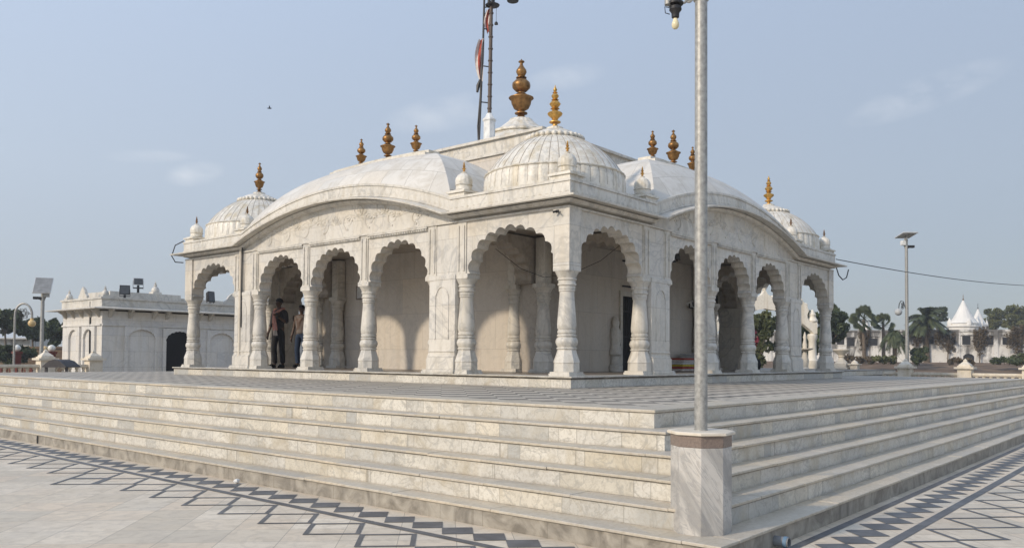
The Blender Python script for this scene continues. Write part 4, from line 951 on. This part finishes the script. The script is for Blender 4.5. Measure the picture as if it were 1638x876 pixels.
def shrub(px,dep,wm_,hm,label,mat,seed,n=900,size=.2,group=None,zg=1.0):
    rr=random.Random(seed); lat=(px-819)*dep/1318; x,y=far(lat,dep); T=thing('shrub',label,'shrub',(x,y,zg),group)
    mb=MB(); cl=[]
    for k in range(12):
        q=rr.uniform(-1,1); p=farmap(lat+q*wm_/2,dep+rr.uniform(-.6,.6),zg+hm*rr.uniform(.15,.75)*(1-.4*q*q)); cl.append((*p,hm*rr.uniform(.28,.5)))
    leafcloud(mb,cl,n,size,rr); part(mb,'foliage',mat,T,ang=0,fix=False)
    bt=MB()
    for c in cl[:6]: bt.tube([(x+(c[0]-x)*.5,y+(c[1]-y)*.5,zg-.1),c[:3]],[.03,.012],5)
    part(bt,'stem',M_bark,T)
for i,(px,w,h,m) in enumerate(((1368,3.2,.7,M_dry),(1412,2.6,.65,M_leaf2),(1535,1.8,.5,M_dry),(1608,2.4,.8,M_leaf),(1640,2.2,1.0,M_leaf2))):
    shrub(px,75,w,h,('low brown scrub on the pond bank below the fan palm','low olive scrub on the pond bank below the drooping palm','small brown scrub on the pond bank left of the spires','dark green scrub on the pond bank right of the spires','olive scrub on the pond bank at the right edge')[i],m,20+i,group='scrub along the pond bank',zg=1.35)
def creeper(px,ytop,ybot,wpx,label,seed):
    rr=random.Random(seed); dep=(1-((px-1325)/420))*95+((px-1325)/420)*80-1.0
    dep=max(78,min(96,dep)); dep=next(d for d in [96-.1*q for q in range(200)] if d<=96-18*(((px-819)*d/1318-30)/48)-.25)
    lat,zt=lz(px,ytop,dep); _,zb=lz(px,ybot,dep); w=wpx*dep/1318; x,y=far(lat,dep); T=thing('creeper',label,'creeper',(x,y,1.3),'creepers on the old wall')
    mb=MB(); bt=MB()
    for k in range(15):
        q=rr.gauss(0,.36); l0=lat+q*w; t0=zt-rr.uniform(0,.3)*(zt-zb); t1=t0-(zt-zb)*rr.uniform(.25,.75)*(1-.6*min(1,abs(q)))
        P=[farmap(l0+rr.uniform(-.12,.12),dep-rr.uniform(.0,.18),t0+(t1-t0)*i/6) for i in range(7)]; bt.tube(P,[.03*(1-i/8)+.006 for i in range(7)],4)
        for p in P:
            for _ in range(5): leafcloud(mb,[(p[0],p[1],p[2],.16)],1,.12,rr)
    bt.tube([farmap(lat,dep-.1,1.2),farmap(lat+.1,dep-.1,(zt+zb)/2),farmap(lat,dep-.1,zt-.2)],[.07,.05,.03],5)
    part(bt,'stem',M_bark,T); part(mb,'foliage',M_dry,T,ang=0,fix=False)
creeper(1515,525,572,34,'brown leafless creeper hanging on the old wall left of the spires',30)
creeper(1566,523,578,26,'dark creeper climbing the old wall under the smaller spire',31)
creeper(1630,520,578,24,'dark creeper on the old wall at the right edge',32)
creeper(1383,526,575,10,'thin dark creeper on the old wall behind the fan palm trunk',33)
creeper(1467,525,560,10,'thin dark creeper on the old wall just right of the lamp pole',34)
def palm(px,yc,dep,rpx,label,seed,n=22,droop=.9,fan=False,zg=1.3,thick=.16,base=None):
    rr=random.Random(seed); lat,zc_=lz(px,yc,dep); x,y=far(lat,dep); T=thing('palm_tree',label,'palm tree',(x,y,zg),'palms by the old wall')
    r=rpx*dep/1318
    mb=MB(); mb.tube([(x+.1,y,zg),(x,y,(zg+zc_)/2),(x,y,zc_)],[thick*1.25,thick,thick*.8],9); part(mb,'trunk',M_bark,T)
    mb=MB()
    for k in range(n):
        a=2.4*k+rr.uniform(-.2,.2); el_=R(rr.uniform(-30,80)) if not fan else R(rr.uniform(-45,85)); ln=r*rr.uniform(.85,1.15)
        if fan:
            d=Vector((math.cos(a)*math.cos(el_),math.sin(a)*math.cos(el_),math.sin(el_))); tip=Vector((x,y,zc_))+d*ln*.55
            mb.tube([(x,y,zc_),tuple(tip)],.02,4)
            s1=d.orthogonal().normalized(); s2=d.cross(s1)
            for j in range(17):
                t=(j-8)/8*1.4; dd=(d*math.cos(t)+s1*math.sin(t)); w_=d.cross(s1)*.0+(s1*math.cos(t)-d*math.sin(t))*.06*r
                e=tip+dd*ln*.5-Vector((0,0,.06*r)); m=tip+dd*ln*.25
                mb.add([tip,m+w_,e,m-w_],[(0,1,2,3)])
        else:
            P=[]
            for q in range(9):
                t=q/8; P.append(Vector((x+math.cos(a)*math.cos(el_)*ln*t,y+math.sin(a)*math.cos(el_)*ln*t,zc_+math.sin(el_)*ln*t-droop*ln*.55*t*t)))
            mb.tube(P,[.025*(1-q/9)+.004 for q in range(9)],4)
            sd_=Vector((-math.sin(a),math.cos(a),0))
            for q in range(1,9):
                for z_ in range(5):
                    p=P[q]+(P[q]-P[q-1])*(-z_/5); dr=(P[q]-P[q-1]).normalized()
                    for sg in (-1,1):
                        l_=ln*.30*(1-.5*abs(q/8-.45)); e=p+sd_*sg*l_*.8+dr*l_*.5-Vector((0,0,l_*.35)); w_=dr*.024*r
                        mb.add([p-w_,p+w_,e],[(0,1,2)])
    part(mb,'crown',M_frond,T,ang=0,fix=False)
palm(1382,511,80,23,'slender fan palm with a round crown in front of the old wall',1,36,fan=True)
palm(1413,519,82,18,'smaller fan palm between the round-crowned palm and the lamp',2,28,fan=True)
palm(1431,533,76,22,'shaggy palm with drooping fronds beside the lamp pole',3,60,2.1)
palm(1482,508,90,36,'large date palm rising behind the old wall right of the lamp',4,46,1.0,thick=.28)
# ------------------------------------------------------------------ small things at the temple
def cable(pts,r,label,nm='cable'):
    mb=MB(); mb.tube(pts,r,6); o=mb.build(nm,M_dark,off=pts[0]); tag(o,label,'cable'); return o
ex,ey=far(27.5,41); A=Vector((12.5,-.18,4.36)); B=Vector((ex,ey,5.3))
cable([tuple(A.lerp(B,t)-Vector((0,0,.9*t*(1-t)))) for t in [i/24 for i in range(25)]],.012,'thin overhead power cable running from the temple corner to the right edge','power_cable')
cable([(12.45,-.2,4.12),(12.5,-.25,3.9),(12.62,-.32,3.78),(12.75,-.38,3.85),(12.8,-.42,4.08)],.016,'loose black cable loop under the right end of the eave')
cable([(-.2,12.36,4.52),(-.36,12.5,4.4),(-.42,12.56,4.12),(-.35,12.5,3.96),(-.2,12.36,3.95)],.014,'loose black cable hooked round the left end of the eave')
cable([(2.15,.25,3.72),(1.8,.55,3.35),(1.4,.9,3.10),(1.05,1.3,3.02),(.9,1.75,3.2),(.85,2.35,3.62)],.006,'thin black cable sagging across the inside of the near corner bay')
mb=MB(); mb.box(-5.586,-5.57,SLOT-.03,SLOT+.03,.01,.135); structure(mb.build('riser_gap',M_black,ang=0))  # black box standing in for the dark slit of an expansion gap
T=thing('security_camera','small dark security camera bracket on the temple corner under the eave','camera',(-.20,.05,3.95))
mb=MB(); mb.box(-.225,-.205,.02,.07,3.92,3.97); part(mb,'bracket',M_dark,T); mb=MB(); mb.tube([(-.22,.04,3.95),(-.27,.10,3.93)],.018,10); mb.tube([(-.22,.05,3.95),(-.26,-.02,3.91)],.012,8); part(mb,'housing',M_dark,T)
floodlight(4.35,.42,3.55,.26,.26,M_dark,'black floodlight hanging inside the gallery behind the lamp pole',R(0),.05)
floodlight(8.75,2.36,2.86,.17,.17,M_white,'small white floodlight on the gallery wall behind the lamp pole',R(0),.03)
T=thing('picture_frame','small dark framed picture on the gallery wall','picture',(2.44,8.35,3.0))
def on_wall(y,z,w,h,d0,d1): mb=MB(); mb.box(2.45-d1,2.45-d0,y-w/2,y+w/2,z-h/2,z+h/2); return mb
part(on_wall(8.35,3.15,.30,.36,.001,.03),'frame',M_brownband,T); part(on_wall(8.35,3.15,.22,.28,.03,.034),'print',M_panel,T)
# pile of printed cloths and a grey box by the gallery wall
T=thing('cloth_pile','pile of red, white and yellow printed cloths on the gallery floor','cloth pile',(7.6,2.0,ZP))
rr=random.Random(5)
for k in range(6):
    m=(M_flagw,M_flagr,M_yel,M_panel,M_flagw,M_flagr)[k]; mb=MB(); z=ZP+k*.055; a=.36-.02*k
    mb.add([(7.6+sx*a*(1+rr.uniform(-.1,.1)),2.0+sy*.22,z+dz) for dz in (.002,.052) for sx,sy in ((-1,-1),(1,-1),(1,1),(-1,1))],[(3,2,1,0),(4,5,6,7),(0,1,5,4),(1,2,6,5),(2,3,7,6),(3,0,4,7)]); part(mb,'folded_cloth',m,T,bevel=.015)
T=thing('storage_box','grey metal storage box beside the printed cloths','box',(8.35,2.05,ZP))
mb=MB(); mb.box(8.1,8.6,1.9,2.3,ZP,ZP+.40); part(mb,'body',M_grey,T,bevel=.01); mb=MB(); mb.box(8.08,8.62,1.88,2.32,ZP+.402,ZP+.45); part(mb,'lid',M_grey,T,bevel=.008)
T=thing('bag','round black bag standing on the gallery floor between right columns','bag',(11.0,1.6,ZP))
mb=MB(); mb.lathe([(.12,ZP),(.17,ZP+.05),(.19,ZP+.17),(.15,ZP+.30),(.06,ZP+.36),(.05,ZP+.38)],11.0,1.6,16,flut(3,.08)); part(mb,'body',M_black,T); mb=MB(); mb.tube([(10.95,1.6,ZP+.34),(10.97,1.6,ZP+.44),(11.03,1.6,ZP+.44),(11.05,1.6,ZP+.34)],.012,6); part(mb,'handle',M_black,T)
# drain pipe stub and litter
T=thing('pipe_stub','short grey drain pipe stub with a blue collar at the foot of the right stairs','pipe',(-4.6,-5.52,.05))
mb=MB(); 
def ringx(mb,y0,y1,r0,r1,seg=20):
    o=len(mb.v)
    for y,r in ((y0,r0),(y1,r0),(y1,r1),(y0,r1)):
        for k in range(seg): a=2*math.pi*k/seg; mb.v.append((-4.6+r*math.cos(a),y,.052+r*math.sin(a)))
    for i in range(4):
        for k in range(seg): k2=(k+1)%seg; mb.f.append((o+i*seg+k,o+i*seg+k2,o+((i+1)%4)*seg+k2,o+((i+1)%4)*seg+k))
ringx(mb,-5.61,-5.48,.042,.034); part(mb,'pipe',M_pipe,T)
mb=MB(); ringx(mb,-5.60,-5.57,.046,.0425); part(mb,'collar',M_blue,T)
mb=MB(); rr=random.Random(2); mb.lathe([(.005,.004),(.028,.01),(.034,.03),(.026,.05),(.005,.058)],-5.70,.62,9,lambda t,z:1+.3*math.sin(t*25+z*90)); o=mb.build('paper_scrap',M_white,off=(-5.70,.62,.004)); tag(o,'crumpled white paper scrap on the floor at the foot of the left stairs','litter')
# bird
T=thing('bird','small dark bird flying high in the sky left of the roof','bird',(28.0,51.8,22.3))
bx,by,bz=T['o']
mb=MB(); mb.tube([(bx-.16,by+.1,bz),(bx-.05,by+.03,bz+.01),(bx+.08,by-.05,bz+.02),(bx+.16,by-.1,bz+.03)],[.012,.05,.06,.025],8); part(mb,'body',M_dark,T)
for sg in (-1,1):
    mb=MB(); d=Vector((.5,.8,0))*sg; mb.add([(bx-.02,by+.0,bz+.02),(bx+.06,by-.04,bz+.02),tuple(Vector((bx+.06,by,bz+.14))+d*.3),tuple(Vector((bx-.04,by+.02,bz+.10))+d*.42),(bx-.02,by,bz+.035),(bx+.06,by-.04,bz+.035),tuple(Vector((bx+.06,by,bz+.15))+d*.3),tuple(Vector((bx-.04,by+.02,bz+.11))+d*.42)],[(0,1,2,3),(7,6,5,4),(0,1,5,4),(1,2,6,5),(2,3,7,6),(3,0,4,7)]); part(mb,'wing',M_dark,T)
# ------------------------------------------------------------------ people
def skinned(name,J,E_,mat,T,root,mp,lev=2):
    names=list(J); me=bpy.data.meshes.new(name); off=Vector(T['o'])
    me.from_pydata([Vector(mp(*J[n][0]))-off for n in names],[(names.index(a),names.index(b)) for a,b in E_],[])
    o=bpy.data.objects.new(name,me); COL.objects.link(o); o.parent=T['obj']; me.materials.append(mat)
    m=o.modifiers.new('skin','SKIN'); m.use_smooth_shade=True
    for i,n in enumerate(names):
        v=me.skin_vertices[0].data[i]; r=J[n][1]; v.radius=r if hasattr(r,'__len__') else (r,r); v.use_root=(n==root)
    s_=o.modifiers.new('sub','SUBSURF'); s_.levels=lev; s_.render_levels=lev
    return o
def chain(*a): return [(a[i],a[i+1]) for i in range(len(a)-1)]
def person(x,y,yaw,H,label,skin,shirt,trous,shoe,arms,scarf=False,tuck=.02):
    T=thing('person',label,'person',(x,y,ZP+.006),'people standing in the temple gallery')
    k=H/1.72; c,s_=math.cos(yaw),math.sin(yaw)
    mp=lambda a,b,z:(x+(a*c-b*s_)*k,y+(a*s_+b*c)*k,ZP+.006+z*k)   # a right, b forward
    J={'pel':((0,0,.96),.125),'wst':((0,.0,1.08),(.13,.10)),'chs':((0,-.01,1.27),(.155,.11)),'shb':((0,-.02,1.40),(.12,.085)),'nk':((0,-.01,1.475),.052),'nk2':((0,.0,1.53),.05),'hd':((0,.015,1.595),(.072,.085)),'hd2':((0,.01,1.655),(.07,.082)),'top':((0,.0,1.69),.05)}
    E_=chain('pel','wst','chs','shb','nk','nk2','hd','hd2','top')
    legs=((-1,-.02,.12),(1,.05,.10))
    for sg,fo,w in legs:
        t='l' if sg<0 else 'r'
        J.update({'hip'+t:((sg*.09,0,.90),.085),'kn'+t:((sg*(w+.005),fo*.6+.02,.50),.055),'cf'+t:((sg*(w+.01),fo*.3,.34),.052),'an'+t:((sg*(w+.015),fo*.2-.02,.09),.036),'ft'+t:((sg*(w+.04),fo*.2+.10,.035),.03)})
        E_+=chain('pel','hip'+t,'kn'+t,'cf'+t,'an'+t,'ft'+t)
    for sg in (-1,1):
        t='l' if sg<0 else 'r'; el_,wr,hd=arms[t]
        sh=(sg*.19,-.02,1.395)
        J.update({'sh'+t:(sh,.055),'ua'+t:(tuple((sh[i]*.55+el_[i]*.45) for i in range(3)),.048),'el'+t:(el_,.038),'fa'+t:(tuple((el_[i]*.6+wr[i]*.4) for i in range(3)),.038),'wr'+t:(wr,.026),'pm'+t:(hd,(.036,.02))})
        E_+=chain('shb','sh'+t,'ua'+t,'el'+t,'fa'+t,'wr'+t,'pm'+t)
        d=(Vector(hd)-Vector(wr)).normalized(); sd_=Vector((0,1,0)) if abs(d.y)<.7 else Vector((1,0,0)); sd_=(sd_-d*sd_.dot(d)).normalized(); cu=d.cross(sd_)*(-sg)
        for f,(o_,ln) in enumerate(((-.03,.07),(-.01,.083),(.011,.078),(.031,.06))):
            b=Vector(hd)+sd_*o_+d*.025; m=b+d*ln*.5; e=m+d*ln*.4+cu*ln*.3
            J[f'f{f}a{t}']=(tuple(b),.0095); J[f'f{f}b{t}']=(tuple(m),.009); J[f'f{f}c{t}']=(tuple(e),.0075); E_+=chain('pm'+t,f'f{f}a{t}',f'f{f}b{t}',f'f{f}c{t}')
        b=Vector(wr)+d*.03+sd_*.03; J['ta'+t]=(tuple(b+sd_*.012),.011); J['tb'+t]=(tuple(b+sd_*.032+d*.03),.0095); J['tc'+t]=(tuple(b+sd_*.038+d*.058),.008); E_+=chain('wr'+t,'ta'+t,'tb'+t,'tc'+t)
    body=skinned('body',J,E_,skin,T,'pel',mp)
    def grow(n,g,dz=0): p,r=J[n]; r=r if hasattr(r,'__len__') else (r,r); return ((p[0],p[1],p[2]+dz),(r[0]+g,r[1]+g))
    Sj={'hem':((0,0,.90),(.150,.118)),'pel':grow('pel',.022),'wst':grow('wst',.022),'chs':grow('chs',.018),'shb':grow('shb',.016),'col':((0,-.015,1.455),.068)}
    Se=chain('hem','pel','wst','chs','shb','col')
    for t in 'lr':
        for n,g in (('sh',.018),('ua',.016),('el',.014),('fa',.010)): Sj[n+t]=grow(n+t,g)
        Se+=chain('shb','sh'+t,'ua'+t,'el'+t,'fa'+t) if t in arms.get('long','lr') else chain('shb','sh'+t,'ua'+t)
        if t not in arms.get('long','lr'):
            for n in ('el','fa'): Sj.pop(n+t)
    skinned('shirt',Sj,Se,shirt,T,'chs',mp)
    Tj={'wst':((0,0,1.02),(.135,.105)),'pel':grow('pel',.012,-.02)}; Te=chain('wst','pel')
    for t in 'lr':
        for n,g in (('hip',.016),('kn',.020),('cf',.020),('an',.030)): Tj[n+t]=grow(n+t,g)
        Te+=chain('pel','hip'+t,'kn'+t,'cf'+t,'an'+t)
    skinned('trousers',Tj,Te,trous,T,'pel',mp)
    for sg,fo,w in legs:
        mb=MB(); cx,cy=sg*(w+.03),fo*.2+.045
        mb.lathe([(.042,.0),(.047,.012),(.046,.04),(.040,.075),(.02,.095)],0,0,16); mb.v=[mp(cx+a+(b*.3 if b>0 else 0)*sg*.4,cy+b*(2.9 if b>0 else 2.2),z if b<.02 else z*.72) for a,b,z in mb.v]; part(mb,'shoe',shoe,T)
    mb=MB(); mb.lathe([(.088,1.625),(.092,1.66),(.084,1.70),(.06,1.728),(.02,1.742)],0,0,18); mb.v=[mp(a*.93,b*1.02-.012+(-.02 if z<1.65 else 0),z) for a,b,z in mb.v]; part(mb,'hair',M_black,T)
    mb=MB(); mb.tube([(0,.088,1.62),(0,.104,1.585),(0,.090,1.578)],[.008,.014,.008],6); 
    for sg in (-1,1): mb.ball((sg*.078,.0,1.60),.018,8,.028)
    mb.v=[mp(*v) for v in mb.v]; part(mb,'nose_and_ears',skin,T)
    for sg in (-1,1):
        mb=MB(); mb.ball((sg*.03,.083,1.618),.010,8); mb.v=[mp(*v) for v in mb.v]; part(mb,'eye',M_eye,T)
    mb=MB(); mb.tube([(-.025,.086,1.553),(0,.093,1.552),(.025,.086,1.553)],.005,6); mb.v=[mp(*v) for v in mb.v]; part(mb,'mouth',M_lip,T)
    if scarf:
        def strip(pts,ws,mat,po=None):
            mb=MB(); n=len(pts); vs=[]
            for i,(p,w_) in enumerate(zip(pts,ws)):
                for j in range(5):
                    q=(j-2)/2; vs.append(mp(p[0]+q*w_,p[1]+.014*math.cos(j*2.6+i),p[2]))
            for i in range(n):
                for j in range(5):
                    q=(j-2)/2; p=pts[i]; vs.append(mp(p[0]+q*ws[i],p[1]-.018+.014*math.cos(j*2.6+i),p[2]))
            fs=[]
            for i in range(n-1):
                for j in range(4): a=i*5+j; fs+=[(a,a+1,a+6,a+5),(n*5+a,n*5+a+5,n*5+a+6,n*5+a+1)]
                for j in (0,4): a=i*5+j; fs.append((a,a+5,n*5+a+5,n*5+a))
            fs+=[tuple([j for j in range(5)]+[n*5+j for j in range(4,-1,-1)]),tuple([(n-1)*5+j for j in range(5)]+[n*5+(n-1)*5+j for j in range(4,-1,-1)])]
            mb.add(vs,fs)
            return part(mb,'scarf',mat,T,ang=50) if po is None else sub(mb,'scarf_end',mat,po,T,ang=50)
        mb=MB(); mb.tube([(-.10,-.07,1.47),(-.115,.02,1.45),(-.06,.105,1.40),(.0,.135,1.33),(.06,.105,1.39),(.115,.02,1.45),(.10,-.07,1.47),(0,-.10,1.49),(-.10,-.07,1.47)],.032,8); mb.v=[mp(*v) for v in mb.v]; sc=part(mb,'scarf',M_scarf,T)
        strip([(.03,.145,1.36),(.0,.165,1.2),(-.02,.165,1.05),(-.03,.16,.93)],[.05,.055,.06,.06],M_scarf)
        strip([(-.03,.16,.93),(-.035,.16,.86),(-.045,.155,.80)],[.058,.06,.05],M_flagw,sc)
        mb=MB(); mb.box(-.225,-.135,.25,.262,1.22,1.36); mb.v=[mp(*v) for v in mb.v]; part(mb,'phone',M_dark,T,bevel=.004)
person(1.0,9.78,R(40-90+90+62),1.74,'man in dark shirt and black trousers wearing a pale pink scarf',M_skin,M_shirt1,M_black,M_black,
  {'l':((-.27,.0,1.12),(-.20,.20,1.24),(-.17,.25,1.28)),'r':((.27,-.03,1.11),(.29,.06,.87),(.29,.08,.79)),'long':'lr'},True)
person(1.95,10.15,R(40+62+8),1.64,'man in taupe shirt and blue jeans standing behind the scarfed man',M_skin,M_shirt2,M_jean,M_black,
  {'l':((-.26,-.02,1.11),(-.27,.06,.87),(-.27,.08,.79)),'r':((.26,-.02,1.11),(.28,.05,.87),(.28,.07,.79)),'long':''},False)

# ------------------------------------------------------------------ air
def haze():
    mb=MB(); mb.box(-60,150,-110,170,-1.5,26); m=bpy.data.materials.new('haze_air'); m.use_nodes=True; t=m.node_tree; t.nodes.clear()
    o=t.nodes.new('ShaderNodeOutputMaterial'); v=t.nodes.new('ShaderNodeVolumePrincipled'); v.inputs['Color'].default_value=(.92,.95,1,1); v.inputs['Density'].default_value=.0010; v.inputs['Anisotropy'].default_value=.3
    t.links.new(v.outputs[0],o.inputs['Volume']); h=mb.build('haze',m,ang=0); tag(h,kind='stuff')
haze()
